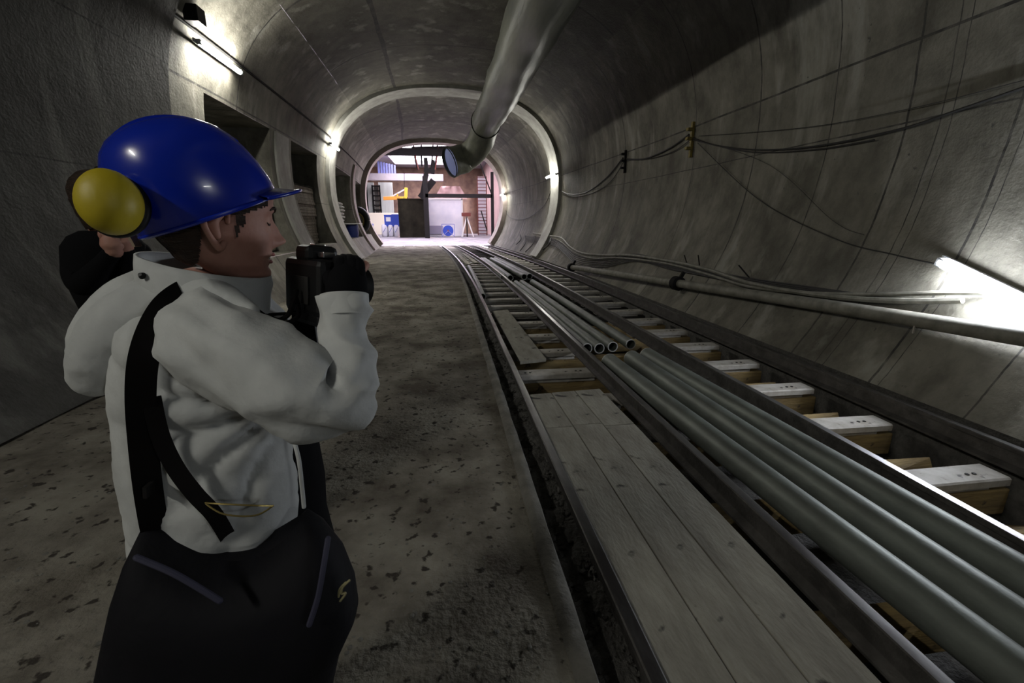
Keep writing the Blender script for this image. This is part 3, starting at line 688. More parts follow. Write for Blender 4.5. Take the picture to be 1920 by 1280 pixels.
# dark container
c, d = rect(750, 374, 797, 440, 46, 2.6, 0.0); t = empty('container', (c.x, c.y, 0), 'dark brown container standing in the hall beside the tracks', 'container')
b = MB(); b.box(c, d); b.build('body', M_cont, t, smooth=False, bevel=.03)
for u in (-.5, 0, .5):
    b = MB(); b.box(c + Vector((u * d[0] * .98, -d[1] / 2 - .02, 0)), (.1, .08, d[2])); b.build('post', M_cont, t, smooth=False)
b = MB(); b.box(c + Vector((0, 0, d[2] / 2 + .04)), (d[0] + .15, d[1] + .1, .1)); b.build('roof', M_cont, t, smooth=False)
# black portal frame
c, d = rect(797.5, 364, 923, 370, 44, .3); t = empty('portal_frame', (c.x, 44, 0), 'black steel frame spanning the tracks in front of the white tarp', 'frame')
b = MB(); b.box(c, d); b.build('cross_beam', M_iron, t, smooth=False)
for x, y0 in ((799, 330), (923.5, 322)):
    c, d = rect(x - 2, y0, x + 2, 440, 44, .3, 0.0); b = MB(); b.box(c, d); b.build('post', M_iron, t, smooth=False)
b = MB(); b.bar(at(898, 300, Y=44), at(921, 362, Y=44), .1); b.build('brace', M_iron, t, smooth=False)
b = MB(); b.bar(at(902, 395, Y=44), at(913, 432, Y=44), .1); b.build('brace', M_iron, t, smooth=False)
# white tarp covered block
c, d = rect(801, 372, 867, 441, 49, 4, 0.0); t = empty('white_container', (c.x, c.y, 0), 'big bright white box behind the black frame', 'container')
b = MB(); b.box(c, d); b.build('body', M_tarp, t, smooth=False, bevel=.05)
for u in (-.5, .5):
    b = MB(); b.box(c + Vector((u * d[0] * .97, -d[1] / 2 - .03, 0)), (.14, .1, d[2])); b.build('post', M_white, t, smooth=False)
b = MB(); b.box(c + Vector((0, -d[1] / 2 - .03, d[2] / 2 - .06)), (d[0], .1, .16)); b.build('top_rail', M_white, t, smooth=False)
b = MB(); c2, d2 = rect(806, 423, 830, 436, 48.8, .12, .25); b.box(c2, d2); b.build('grey_panel', mat('grey_panel', (.30, .27, .36), .6), t, smooth=False)
# blue drum
q = at(840, 425, Y=46.5); r_ = .5; t = empty('cable_drum', (q.x, q.y, 0), 'round blue cable drum standing in front of the white box', 'drum')
q.z = .62
b = MB(); b.loft([[q + Vector((math.cos(a * PI / 12) * r, y_, math.sin(a * PI / 12) * r)) for a in range(24)] for y_, r in ((-.2, .1), (-.2, .5), (-.13, .52), (-.12, .3), (.12, .3), (.13, .52), (.2, .5), (.2, .1))]); b.build('flanges', M_blue, t)
b = MB(); b.sweep([q + Vector((0, -.3, 0)), q + Vector((0, .3, 0))], .1, 10, 'flat'); b.build('hub', M_red, t)
b = MB()
for sx in (-.6, .6): b.bar(q + Vector((sx, -.3, -.58)), q + Vector((sx, -.3, .62)), .05); b.bar(q + Vector((sx, -.3, -.55)), q + Vector((-sx * .0, -.3, 0)), .05)
b.bar(q + Vector((-.6, -.3, .62)), q + Vector((.6, -.3, .62)), .05); b.build('stand', M_lblue, t, smooth=False)
# mounds, sheet, scaffold
c, d = rect(868, 368, 898, 432, 60, 2.5, 0.0); b = MB()
b.grid(lambda a, z: Vector((c.x + math.cos(a) * d[0] / 2 * (1 + .15 * noise.noise(Vector((a, z, 1)))) * (1.1 - .25 * z / d[2]), c.y + math.sin(a) * 1.2, z)), frange(0, 2 * PI, 24), frange(0, d[2], 10)); tag(b.build('concrete_column', M_brown, angle=180), 'rough brown column at the back right of the hall', 'column')
c, d = rect(818, 349, 872, 369, 50, .4, at(840, 371.5, Y=49).z); b = MB()
b.grid(lambda x, z: Vector((c.x + x * d[0] / 2 * (1.15 - .5 * z), c.y + .5 * noise.noise(Vector((x * 3, z * 3, 5))), c.z - d[2] / 2 + z * d[2])), frange(-1, 1, 16), frange(0, 1, 6)); tag(b.build('pink_sheet', M_pink, angle=180), 'crumpled pinkish sheet hanging above the black cross beam', 'sheet')
c, d = rect(897, 330, 912, 440, 52, .5, 0.0); t = empty('scaffold_tower', (c.x, c.y, 0), 'narrow pale scaffold with close rungs beside the pink wall', 'scaffold')
for u in (-.5, .5):
    b = MB(); b.box(c + Vector((u * d[0], 0, 0)), (.09, .09, d[2])); b.build('upright', M_red, t, smooth=False)
b = MB(); b.box(c + Vector((0, .2, 0)), (d[0] * .9, .05, d[2])); b.build('net', M_tarp, t, smooth=False)
for k in range(18):
    b = MB(); b.box(c + Vector((0, -.03, -d[2] / 2 + .2 + k * (d[2] - .3) / 17)), (d[0], .06, .07)); b.build('rung', M_red, t, smooth=False)
t = empty('survey_machine', at(876, 432, Y=47), 'black three legged machine with pale posts right of the blue drum', 'machine')
b = MB(); b.box(at(874, 402, Y=47), (.9, .5, .35)); b.build('head', M_red, t, smooth=False, bevel=.05)
for x in (866, 876, 888):
    e_ = at(x, 440, Y=47); e_.z = 0; b = MB(); b.bar(at(875, 406, Y=47), e_, .12); b.build('leg', M_iron if x == 876 else M_white, t, smooth=False)
# yellow machine behind the container
t = empty('yellow_crane', at(745, 375, Y=52), 'orange and yellow crane arm showing above the dark container', 'crane')
b = MB(); b.bar(at(719, 372, Y=52), at(750, 371, Y=52), .35, .35); b.build('orange_beam', M_orange, t, smooth=False, bevel=.02)
b = MB(); b.bar(at(748, 371, Y=52), at(764, 371, Y=52), .25, .3); b.build('yellow_beam', M_myel, t, smooth=False, bevel=.02)
b = MB(); b.bar(at(761, 374, Y=52), at(761.5, 352, Y=52), .5, .3); b.build('column', M_myel, t, smooth=False, bevel=.02)
b = MB(); b.bar(at(733, 369, Y=52), at(759, 355, Y=52), .14); b.build('stay', M_white, t, smooth=False)
b = MB(); b.bar(at(745, 371, Y=52), at(745, 363, Y=52), .14); b.build('strut', M_myel, t, smooth=False)
b = MB(); b.bar(at(761, 370, Y=52), Vector((at(761, 370, Y=52).x, 52, 0)), .4); b.build('mast', M_iron, t, smooth=False)
b = MB(); b.bar(at(758, 325, Y=52), at(758, 352, Y=52), .05); b.build('hoist_rope', M_iron, t, smooth=False)
# drilling boom with hoses
t = empty('drilling_rig', at(805, 366, Y=45.2), 'black rig arm hanging with hoses over the tracks in the hall', 'machine')
def bb(n, a, c, w, m=M_iron, Y=45.2):
    b = MB(); b.bar(at(*a, Y=Y), at(*c, Y=Y), w); b.build(n, m, t, smooth=False)
bb('arm', (798, 296), (800, 330), .34); bb('arm', (799, 326), (791, 370), .42); bb('boom', (813, 338), (788, 371), .55); bb('head', (812, 300), (811, 326), .3); bb('crossbar', (772, 279), (862, 277), .32); bb('clamp', (795, 318), (815, 322), .36)
def hose_(pp, m=M_iron): 
    b = MB(); b.sweep([at(x, y, Y=45.1) for x, y in pp], .07, 8, 'flat'); b.build('hose', m, t)
hose_([(775, 268), (777, 290), (783, 318)]); hose_([(790, 268), (790, 290), (791, 312)]); hose_([(812, 266), (811, 290), (808, 318)]); hose_([(820, 268), (819, 290), (814, 318)]); hose_([(777, 276), (780, 300), (785, 318)], M_red); hose_([(822, 276), (818, 300), (816, 318)], M_red)
# small lamps of the hall
for j, (px, py, Y) in enumerate(((845, 262, 41.0),)):
    pass
# ================================================================ PEOPLE
M_skin = mat('skin', (0.50, 0.27, 0.21), 0.55, col2=(0.42, 0.20, 0.15), scale=14, sss=0.08, bump=0.05, bscale=120, spec=.35)
M_lip = mat('lip', (0.36, 0.10, 0.10), 0.45); M_teeth = mat('teeth', (0.6, 0.56, 0.5), 0.4); M_hair = mat('dark_hair', (0.022, 0.014, 0.010), 0.55, col2=(0.05, 0.03, 0.02), scale=30, stretch=(1, 1, 6), bump=0.5, bscale=60, spec=.3)
M_jacket = mat('pale_jacket', (0.58, 0.59, 0.575), 0.85, col2=(0.46, 0.47, 0.46), scale=6, bump=0.5, bscale=11, spec=.2)
M_helmet = mat('blue_helmet', (0.004, 0.022, 0.36), 0.24, spec=.5, coat=.2)
M_cup = mat('yellow_cup', (0.46, 0.36, 0.012), 0.5, spec=.5, bump=.05, bscale=80)
M_clothb = mat('black_cloth', (0.006, 0.006, 0.007), 0.95, spec=.1)
M_bag = mat('black_bag', (0.003, 0.003, 0.005), 0.75, bump=.3, bscale=14, spec=.2)
M_bagp = mat('navy_piping', (0.028, 0.028, 0.055), 0.7)
M_strap = mat('strap_webbing', (0.006, 0.005, 0.005), 0.9, spec=.15)
M_jeans = mat('jeans', (0.012, 0.022, 0.075), 0.9, bump=.2, bscale=60)
M_brass = mat('brass', (0.36, 0.28, 0.10), 0.35, 0.9); M_logo = mat('logo_thread', (0.30, 0.27, 0.14), 0.7)
M_chrome = mat('chrome', (0.7, 0.7, 0.72), 0.2, 1.0); M_band = mat('tan_headband', (0.30, 0.22, 0.15), 0.8)
M_sole = mat('shoe', (0.02, 0.018, 0.016), 0.7)

def skin_mesh(nodes, edges, sub=2):
    """one continuous surface grown from joints: nodes = {name: (pos, radius)}"""
    keys = list(nodes); me = bpy.data.meshes.new('tmp'); me.from_pydata([tuple(nodes[k][0]) for k in keys], [(keys.index(a), keys.index(c)) for a, c in edges], [])
    o = bpy.data.objects.new('tmp', me); COL.objects.link(o)
    q = o.modifiers.new('k', 'SKIN'); q.use_smooth_shade = True
    for i, k in enumerate(keys):
        r = nodes[k][1]; me.skin_vertices[0].data[i].radius = (r, r); me.skin_vertices[0].data[i].use_root = (i == 0)
    q = o.modifiers.new('s', 'SUBSURF'); q.levels = sub
    bpy.context.view_layer.update(); dg = bpy.context.evaluated_depsgraph_get()
    m2 = bpy.data.meshes.new_from_object(o.evaluated_get(dg)); bpy.data.objects.remove(o)
    vs = [tuple(v.co) for v in m2.vertices]; fs = [tuple(p.vertices) for p in m2.polygons]
    return vs, fs
def gs(x, s): return math.exp(-0.5 * (x / s) ** 2)
def lerp_tab(tab, z):
    if z <= tab[0][0]: return tab[0][1]
    for (a, p), (c, q) in zip(tab, tab[1:]):
        if z <= c: u = (z - a) / (c - a); u = u * u * (3 - 2 * u) * .5 + u * .5; return p + (q - p) * u
    return tab[-1][1]
FR = [(-.120, .030), (-.115, .058), (-.105, .074), (-.092, .076), (-.080, .073), (-.065, .078), (-.045, .081), (-.02, .083), (.0, .083), (.02, .088), (.045, .091), (.07, .084), (.09, .066), (.105, .042), (.114, .012)]
BK = [(-.120, .012), (-.110, -.006), (-.09, -.035), (-.06, -.072), (-.03, -.092), (.01, -.102), (.05, -.100), (.08, -.083), (.1, -.055), (.114, -.012)]
WD = [(-.120, .014), (-.112, .027), (-.10, .038), (-.08, .050), (-.05, .060), (-.02, .067), (.02, .074), (.05, .075), (.08, .063), (.1, .043), (.114, .010)]
def head_pt(a, z, grow=0.0, face=True):
    f, k, w = lerp_tab(FR, z), lerp_tab(BK, z), lerp_tab(WD, z)
    cx = f * .42 + k * .58; c, s = math.cos(a), math.sin(a)
    y = w * math.copysign(abs(s) ** .86, s)
    x = cx + (f - cx) * math.copysign(abs(c) ** .82, c) if c > 0 else cx + (cx - k) * -(abs(c) ** .92)
    if c > 0 and face:
        nz = .034 * 0
        e = 0
        e += .026 * gs(z + .039, .0085) * gs(y, .0085) + .017 * gs(z + .022, .013) * gs(y, .0070) + .009 * gs(z + .002, .014) * gs(y, .006)
        e += .009 * gs(z + .042, .006) * (gs(y - .013, .005) + gs(y + .013, .005))
        e += .009 * gs(z + .063, .0042) * gs(y, .018) + .0085 * gs(z + .077, .0048) * gs(y, .016) - .006 * gs(z + .0695, .0026) * gs(y, .019)
        e += -.003 * gs(z + .087, .004) * gs(y, .02) + .006 * gs(z + .102, .010) * gs(y, .017)
        e += .0045 * gs(z - .021, .006) * (gs(y - .027, .014) + gs(y + .027, .014))
        e += -.010 * gs(z - .002, .011) * (gs(y - .031, .012) + gs(y + .031, .012)) + .0065 * gs(z - .001, .0065) * (gs(y - .031, .010) + gs(y + .031, .010))
        e += .004 * gs(z + .03, .014) * (gs(y - .042, .014) + gs(y + .042, .014))
        x += e
    if grow:
        n_ = Vector((x - cx, y, z * .9)).normalized() * grow; return Vector((x + n_.x, y + n_.y, z + n_.z))
    return Vector((x, y, z))
ANG = []
for k in range(120):                                    # more columns across the face
    u = k / 120 * 2 * PI; ANG.append(u - .45 * math.sin(u))
ZS = frange(-.1199, -.09, 12)[:-1] + frange(-.09, .03, 60)[:-1] + frange(.03, .1135, 20)
def ear_mb(b, side, Fm):
    base = Vector((-.020, side * .073, -.012)); E_ = 1.3
    pts = [Vector((.006, 0, .006)), Vector((.004, .006 * side, .022)), Vector((-.008, .012 * side, .031)), Vector((-.022, .014 * side, .024)), Vector((-.026, .013 * side, .004)), Vector((-.018, .009 * side, -.016)), Vector((-.008, .004 * side, -.028)), Vector((-.001, .001 * side, -.022))]
    b.sweep([Fm(base + p * E_) for p in pts], [.004, .0045, .005, .0052, .005, .0048, .0065, .005], 10, 'round', res=5)
    b.sweep([Fm(base + p * E_) for p in (Vector((-.004, .003 * side, .016)), Vector((-.014, .006 * side, .006)), Vector((-.010, .003 * side, -.012)))], [.008, .010, .007], 10, 'round', res=4)
def frame_fn(c, yaw, pitch=0.0, roll=0.0, sc=1.0):
    R = Matrix.Rotation(yaw, 3, 'Z') @ Matrix.Rotation(-pitch, 3, 'Y') @ Matrix.Rotation(roll, 3, 'X'); c = Vector(c)
    return (lambda v: c + R @ (Vector(v) * sc)), R
def add_head(b, Fm, ears=(-1, 1)):
    b.loft([[Fm(head_pt(a, z)) for a in ANG] for z in ZS]); [ear_mb(b, s_, Fm) for s_ in ears]
def hand_mb(b, wrist, palm, tips, thumb, r=.0095):
    """palm block plus five bent fingers. tips = list of 4 finger polylines, thumb = polyline"""
    w, p = Vector(wrist), Vector(palm)
    b.sweep([w, w.lerp(p, .5), p], [.028, .036, .034], 14, 'round', res=4)
    for i, f in enumerate(tips): b.sweep([Vector(q) for q in f], [r * 1.1, r * 1.05, r, r * .85][:len(f)], 10, 'round', res=5)
    b.sweep([Vector(q) for q in thumb], [r * 1.35, r * 1.2, r * 1.0][:len(thumb)], 10, 'round', res=5)

# ---------------- the woman with the blue helmet
HC = at(414, 412, Y=.90); HYAW = D(41)
HF, HR = frame_fn(HC, HYAW, D(-3), sc=.95)
P = lambda x, y, Y=.90: at(x, y, Y=Y)
wm = empty('person', (HC.x - .08, HC.y, 0), 'person in a blue helmet and pale hooded jacket photographing in the foreground', 'person')
neck = HC + Vector((-.035, -.01, -.11)); chest = P(385, 690, .93); pelvis = Vector((chest.x - .03, .93, .86))
shR, shL = P(395, 625, .80), P(440, 610, 1.10); elR, elL = P(620, 752, .74), P(600, 735, 1.02)
wrR, wrL = P(647, 572, .82), P(580, 640, .95)
hipR, hipL = pelvis + Vector((.05, -.04, -.06)), pelvis + Vector((-.02, .10, -.06))
knR, knL = Vector((-.39, .86, .48)), Vector((-.50, 1.06, .48)); anR, anL = Vector((-.41, .85, .09)), Vector((-.58, 1.08, .09))
toR, toL = anR + Vector((.15, .05, -.05)), anL + Vector((.15, .06, -.05))
nodes = dict(pel=(pelvis, .12), che=(chest, .12), nb=(neck + Vector((-.02, 0, -.04)), .06), nk=(neck + Vector((.005, 0, .03)), .052), sR=(shR + Vector((0, .05, -.01)), .045), sL=(shL, .045), eR=(P(628, 742, .75), .036), fR=(P(652, 665, .79), .03), eL=(elL, .042), wR=(wrR, .028), wL=(wrL, .028),
             hR=(hipR, .085), hL=(hipL, .085), kR=(knR, .055), kL=(knL, .055), aR=(anR, .038), aL=(anL, .038), tR=(toR, .028), tL=(toL, .028))
ed = [('pel', 'che'), ('che', 'nb'), ('nb', 'nk'), ('che', 'sR'), ('che', 'sL'), ('sR', 'eR'), ('sL', 'eL'), ('eR', 'fR'), ('fR', 'wR'), ('eL', 'wL'), ('pel', 'hR'), ('pel', 'hL'), ('hR', 'kR'), ('hL', 'kL'), ('kR', 'aR'), ('kL', 'aL'), ('aR', 'tR'), ('aL', 'tL')]
vs, fs = skin_mesh(nodes, ed)
b = MB(); b.add(vs, fs); add_head(b, HF); body = b.build('body', M_skin, wm, angle=180)
# face details
b = MB()
for z, amp in ((-.063, .0005), (-.077, .0005)):
    b.sweep([HF(head_pt(math.asin(max(-.9, min(.9, y_ / lerp_tab(WD, z)))), z) + Vector((-.0012, 0, 0))) for y_ in (-.020, -.013, -.006, 0, .006, .013, .020)], [.0015, .0035, .0042, .0040, .0042, .0035, .0015], 8, 'round', res=3)
b.build('lips', M_lip, wm)
b = MB(); b.sweep([HF(head_pt(math.asin(y_ / .055), -.0695) + Vector((.001, 0, 0))) for y_ in (-.012, 0, .012)], .0022, 6, 'round'); b.build('teeth', M_teeth, wm)
for s_ in (-1, 1):
    b = MB(); b.sweep([HF(head_pt(math.asin(s_ * y_ / .078), z_) + Vector((.0015, 0, 0))) for y_, z_ in ((.014, .020), (.026, .025), (.038, .026), (.048, .021))], [.0022, .0030, .0026, .0012], 6, 'round'); b.build('eyebrow', M_hair, wm)
    b = MB(); b.sweep([HF(head_pt(math.asin(s_ * y_ / .074), z_) + Vector((.0016, s_ * .0006, 0))) for y_, z_ in ((.019, -.003), (.027, -.006), (.036, -.006), (.044, -.002))], [.0008, .0014, .0014, .0008], 6, 'round'); b.build('eyelashes', M_hair, wm)
# hair under the helmet
b = MB(); us = frange(0, 2 * PI, 192); zs = frange(-.10, .105, 90)
vv = [[HF(head_pt(u, z, .009 + .003 * noise.noise(Vector((math.cos(u) * 9, math.sin(u) * 9, z * 14))), False)) for z in zs] for u in us]
def hair_ok(u, z):
    c = math.cos(u); q = head_pt(u, z, 0, False)
    jag = .006 * noise.noise(Vector((u * 23, z * 40, 1)))
    if q.x > .056 + jag: return False
    if q.x > -.048 and z < -.030: return False
    if q.x > .012 + jag + min(0, z) * .5 and z < .012 + .35 * (q.x - .012) + jag: return False
    if -.050 < q.x < -.004 and z < .008: return False
    return z > -.085 + .25 * max(0, q.x + .06)
b.add([p_ for r in vv for p_ in r], [(i * 91 + j, i * 91 + j + 1, (i + 1) * 91 + j + 1, (i + 1) * 91 + j) for i in range(192) for j in range(90) if hair_ok((us[i] + us[i + 1]) / 2, (zs[j] + zs[j + 1]) / 2)])
b.build('hair', M_hair, wm, angle=180)

# helmet
hc = P(411, 397, .90); HT, HTR = frame_fn(hc, D(33), D(20))
LV = [(-.004, .985), (.0, 1.0), (.03, 1.02), (.06, 1.00), (.09, .945), (.115, .865), (.135, .75), (.15, .60), (.16, .43), (.166, .25), (.169, .08)]
LX, WX = .113, .112
def dome(a, h, k, g=0): return HT(Vector((-.012 + (LX + g) * k * math.copysign(abs(math.cos(a)) ** .92, math.cos(a)) - h * .10, (WX + g) * k * math.sin(a), h * .94)))
def tab2(h):
    for (a, p), (c, q) in zip(LV, LV[1:]):
        if h <= c: return p + (q - p) * (h - a) / (c - a)
    return .08
hel = MB(); AA = [2 * PI * k / 72 for k in range(72)]
hel.loft([[dome(a, h, k) for a in AA] for h, k in LV] + [[dome(a, .1695, .01) for a in AA]], (False, True))
hel.loft([[dome(a, h, k, -.003) for a in AA] for h, k in LV[:-1]], (False, False))
helmet = hel.build('helmet', M_helmet, wm, angle=60)
b = MB()                                                # raised ridge running front to back
for yy_ in (-.026, .026):
    b.sweep([HT(Vector((-.012 + LX * 1.0 * math.cos(t_) * 1.0 * (tab2(min(.165, .169 * math.sin(t_) ** .8))) ** 0 - .169 * math.sin(t_) ** .8 * .10, yy_, .158 * math.sin(t_) ** .72 - .003))) for t_ in frange(.55, PI - .55, 10)], .004, 8, 'round', res=2)
b.build('ridge', M_helmet, helmet)
# peak
b = MB(); rings = []
us = frange(-1.0, 1.0, 28)
def pk(u, v, top):
    a = u * 1.02; ext = .047 * math.cos(a * 1.3) ** .6 if abs(a) < 1.2 else 0
    q0 = Vector((-.012 + LX * .97 * math.cos(a), WX * .99 * math.sin(a), .004))
    dirn = Vector((math.cos(a * .55), math.sin(a * .55), -.30)).normalized()
    return HT(q0 + dirn * (ext * v) + Vector((0, 0, .0016 if top else -.0016)) + Vector((0, 0, .006 * (1 - v) * top)))
vsq = frange(0, 1, 6)
b.grid(lambda u, v: pk(u, v, 1), us, vsq); b.grid(lambda u, v: pk(u, v, 0), us, vsq)
b.sweep([pk(u, 1, .5) for u in us], .0028, 8, 'round', spline=False)
b.build('peak', M_helmet, helmet, angle=60)
b = MB(); b.sweep([dome(a, 0.0, 1.0) for a in frange(1.0, 2 * PI - 1.0, 40)], .0030, 8, 'round', spline=False); b.build('rim', M_helmet, helmet)
# ear defenders folded to the back of the helmet
cupc = P(203, 377, .735)
def cup(c, nrm, rad, par):
    n_ = Vector(nrm).normalized(); x = n_.cross(Vector((0, 0, 1))).normalized(); z = x.cross(n_)
    def ring(h, r, k=1.0): return [c + n_ * h + (x * math.cos(a) * r * .80 + z * math.sin(a) * r * .97) for a in [2 * PI * i / 40 for i in range(40)]]
    b = MB(); b.loft([ring(h * rad, r * rad) for h, r in ((-.45, .96), (-.30, 1.0), (0, 1.0), (.22, .95), (.42, .83), (.56, .66), (.66, .45), (.71, .24), (.73, .05))]); cp = b.build('ear_defender', M_cup, par, angle=70)
    b = MB(); b.sweep([c - n_ * rad * .55 + (x * math.cos(a) * rad * .70 + z * math.sin(a) * rad * .80) for a in [2 * PI * i / 32 for i in range(33)]], rad * .2, 12, 'none', spline=False); b.loft([ring(-.5 * rad, .8 * rad), ring(-.6 * rad, .8 * rad)]); b.build('cushion', M_black, cp)
    return cp
crad = pr(cupc, 62)
cp = cup(cupc, (EYE - cupc).normalized() + Vector((-.35, .0, .25)), crad, helmet)
b = MB(); b.sweep([cupc + Vector((-.01, .06, .045)), P(190, 322, .86), P(215, 330, .95)], .010, 8, 'round'); b.build('ear_defender_arm', M_black, helmet)
far = P(215, 345, 1.04); cp2 = cup(far, (-.6, .8, .1), crad * .8, helmet)
b = MB(); b.bar(P(246, 440, .87), P(258, 462, .87), .018, .004); b.build('harness_tab', M_band, helmet)

# jacket
def wr(p_, amp, f=8.0, st=(1, 1, 1.8)): return amp * noise.fractal(Vector((p_.x * f * st[0], p_.y * f * st[1], p_.z * f * st[2])), 1.0, 2.0, 4)
def psec(py, L, R, Yc, bb_, n=120, py2=None, pw=.9, amp=.006):
    a, c = P(L, py, Yc), P(R, py2 if py2 else py, Yc); m = (a + c) / 2; h = (c - a) / 2; r_ = []
    for k in range(n):
        t_ = 2 * PI * k / n; cs, sn = math.cos(t_), math.sin(t_)
        q = m + h * math.copysign(abs(cs) ** pw, cs) + Vector((0, bb_ * math.copysign(abs(sn) ** pw, sn), 0))
        o = (q - m); o = o.normalized() if o.length > 0 else o
        # drag folds running from the armpit
        dx_, dz_ = q.x - ARM.x, q.z - ARM.z; rr_ = math.hypot(dx_, dz_); w_ = math.atan2(dz_, dx_) * 7.5 + 1.6 * noise.noise(q * 6); f_ = .019 * (.45 - abs(math.sin(w_)) ** .6) * -1 * gs(rr_ - .13, .13) * min(1, rr_ / .08)
        r_.append(q + o * (wr(q, amp) + f_))
    return r_
ARM = P(545, 755, .80)
SEC = [(556, 320, 462, .93, .085), (572, 286, 490, .93, .12), (600, 258, 520, .93, .145), (640, 242, 545, .94, .155), (700, 236, 560, .94, .155), (760, 236, 564, .94, .15), (830, 243, 562, .93, .145), (890, 252, 564, .92, .145), (945, 260, 572, .92, .145), (960, 263, 570, .92, .142), (975, 266, 572, .92, .15), (1040, 268, 572, .92, .155), (1100, 282, 575, .92, .15)]
rows = []
for i in range(len(SEC) - 1):
    for j in range(7):
        u = j / 7; s0, s1 = SEC[i], SEC[i + 1]; rows.append(psec(*[s0[k] + (s1[k] - s0[k]) * u for k in range(5)]))
b = MB(); b.loft(rows, (False, False)); jk = b.build('jacket', M_jacket, wm, angle=180)
# sleeves
def sldisp(amp=.0065):
    def g(p_, n_):
        q = Vector(((p_.x * .5 + p_.z * .85) * 20, p_.y * 8, (p_.x * .85 - p_.z * .5) * 6))
        q2 = Vector((p_.x * 16, p_.y * 16, p_.z * 24))
        return p_ + n_ * (amp * 2.6 * (.5 - 1.8 * abs(noise.noise(q))) + amp * .7 * (.5 - 1.6 * abs(noise.noise(q2))) + wr(p_, amp * .5, 6))
    return g
def sleeve(pts, n=40):
    C_ = [P(x, y, Y) for x, y, Y, r in pts]; R_ = [pr(c, q[3]) for c, q in zip(C_, pts)]
    b = MB(); b.sweep(C_, R_, n, 'none', res=12, disp=sldisp()); d = (C_[-1] - C_[-2]).normalized()
    b.sweep([C_[-1] - d * .004, C_[-1] + d * .002], [R_[-1] * 1.03, R_[-1] * .80], n, 'none'); return b, C_, R_
b, sc_, sr_ = sleeve([(350, 600, .87, 60), (395, 628, .82, 84), (455, 672, .77, 90), (535, 716, .745, 82), (600, 750, .74, 78), (640, 745, .745, 62), (654, 700, .765, 46), (652, 640, .80, 43), (648, 590, .82, 41), (646, 556, .83, 42)])
rs = b.build('sleeve', M_jacket, jk, angle=180)
b = MB(); d = (sc_[-1] - sc_[-2]).normalized(); b.sweep([sc_[-1] - d * .034, sc_[-1] - d * .030], [sr_[-1] * 1.03] * 2, 40, 'none'); b.sweep([sc_[-1] - d * .03, sc_[-1] + d * .003], [sr_[-1] * 1.035, sr_[-1] * 1.04], 40, 'none'); b.build('cuff', M_jacket, rs, angle=180)
b, _, _ = sleeve([(440, 620, 1.08, 60), (500, 680, 1.08, 70), (570, 740, 1.04, 62), (600, 755, 1.0, 56), (592, 715, .97, 42), (582, 660, .955, 34)]); b.build('sleeve', M_jacket, jk, angle=180)
# front zip edge
b = MB(); b.sweep([P(x, y, Y) for x, y, Y in ((548, 815, .84), (560, 860, .82), (566, 910, .82), (570, 950, .82))], .004, 8, 'round'); b.build('zip_edge', M_jacket, jk)
# hood
hd = [(180, 700, .90, 42), (200, 660, .89, 56), (238, 612, .885, 61), (285, 572, .88, 52), (345, 550, .86, 36), (410, 552, .84, 26), (470, 585, .82, 16)]
b = MB(); C_ = [P(x, y, Y) for x, y, Y, r in hd]; b.sweep(C_, [pr(c, q[3]) for c, q in zip(C_, hd)], 36, 'round', res=10, disp=lambda p_, n_: p_ + n_ * wr(p_, .006, 7))
hd2 = [(190, 640, .97, 50), (245, 570, 1.0, 52), (320, 535, 1.03, 42), (400, 545, 1.04, 28)]
C_ = [P(x, y, Y) for x, y, Y, r in hd2]; b.sweep(C_, [pr(c, q[3]) for c, q in zip(C_, hd2)], 30, 'round', res=8, disp=lambda p_, n_: p_ + n_ * wr(p_, .006, 7)); hood = b.build('hood', M_jacket, jk, angle=180)
b = MB(); q = P(267, 517, .835); b.sweep([q, q + Vector((0, -.006, .003))], [.006, .003], 12, 'flat'); b.build('snap', M_black, hood)
# collar
def csec(L, R, Yc, bb_, amp=.004, sc=1.0):
    a, c = P(*L, Yc), P(*R, Yc); m = (a + c) / 2; h = (c - a) / 2 * sc
    return [m + h * math.cos(2 * PI * k / 60) + Vector((0, bb_ * sc * math.sin(2 * PI * k / 60), 0)) + (h.normalized() * math.cos(2 * PI * k / 60) + Vector((0, math.sin(2 * PI * k / 60), 0))) * wr(m + h * math.cos(2 * PI * k / 60), amp, 22) for k in range(60)]
CS = [((296, 575), (498, 600), .92, .105), ((278, 540), (502, 585), .92, .10), ((266, 508), (504, 556), .92, .095), ((262, 486), (506, 535), .92, .09), ((266, 472), (503, 519), .92, .085)]
b = MB(); b.loft([csec(*c) for c in CS] + [csec(*CS[-1], sc=.955), csec(*CS[-2], sc=.93), csec(*CS[-3], sc=.90)], (False, False)); b.build('collar', M_jacket, jk, angle=180)
# brass drawcord rings at the waist
b = MB()
q0, q1 = P(383, 942, .755), P(512, 948, .755)
for s_ in (1, -1): b.sweep([q0, q0.lerp(q1, .3) + Vector((0, -.01, -.010 * s_ - .004)), q0.lerp(q1, .75) + Vector((0, -.01, -.010 * s_ - .004)), q1], .0016, 6, 'round')
b.build('drawcord', M_brass, jk)
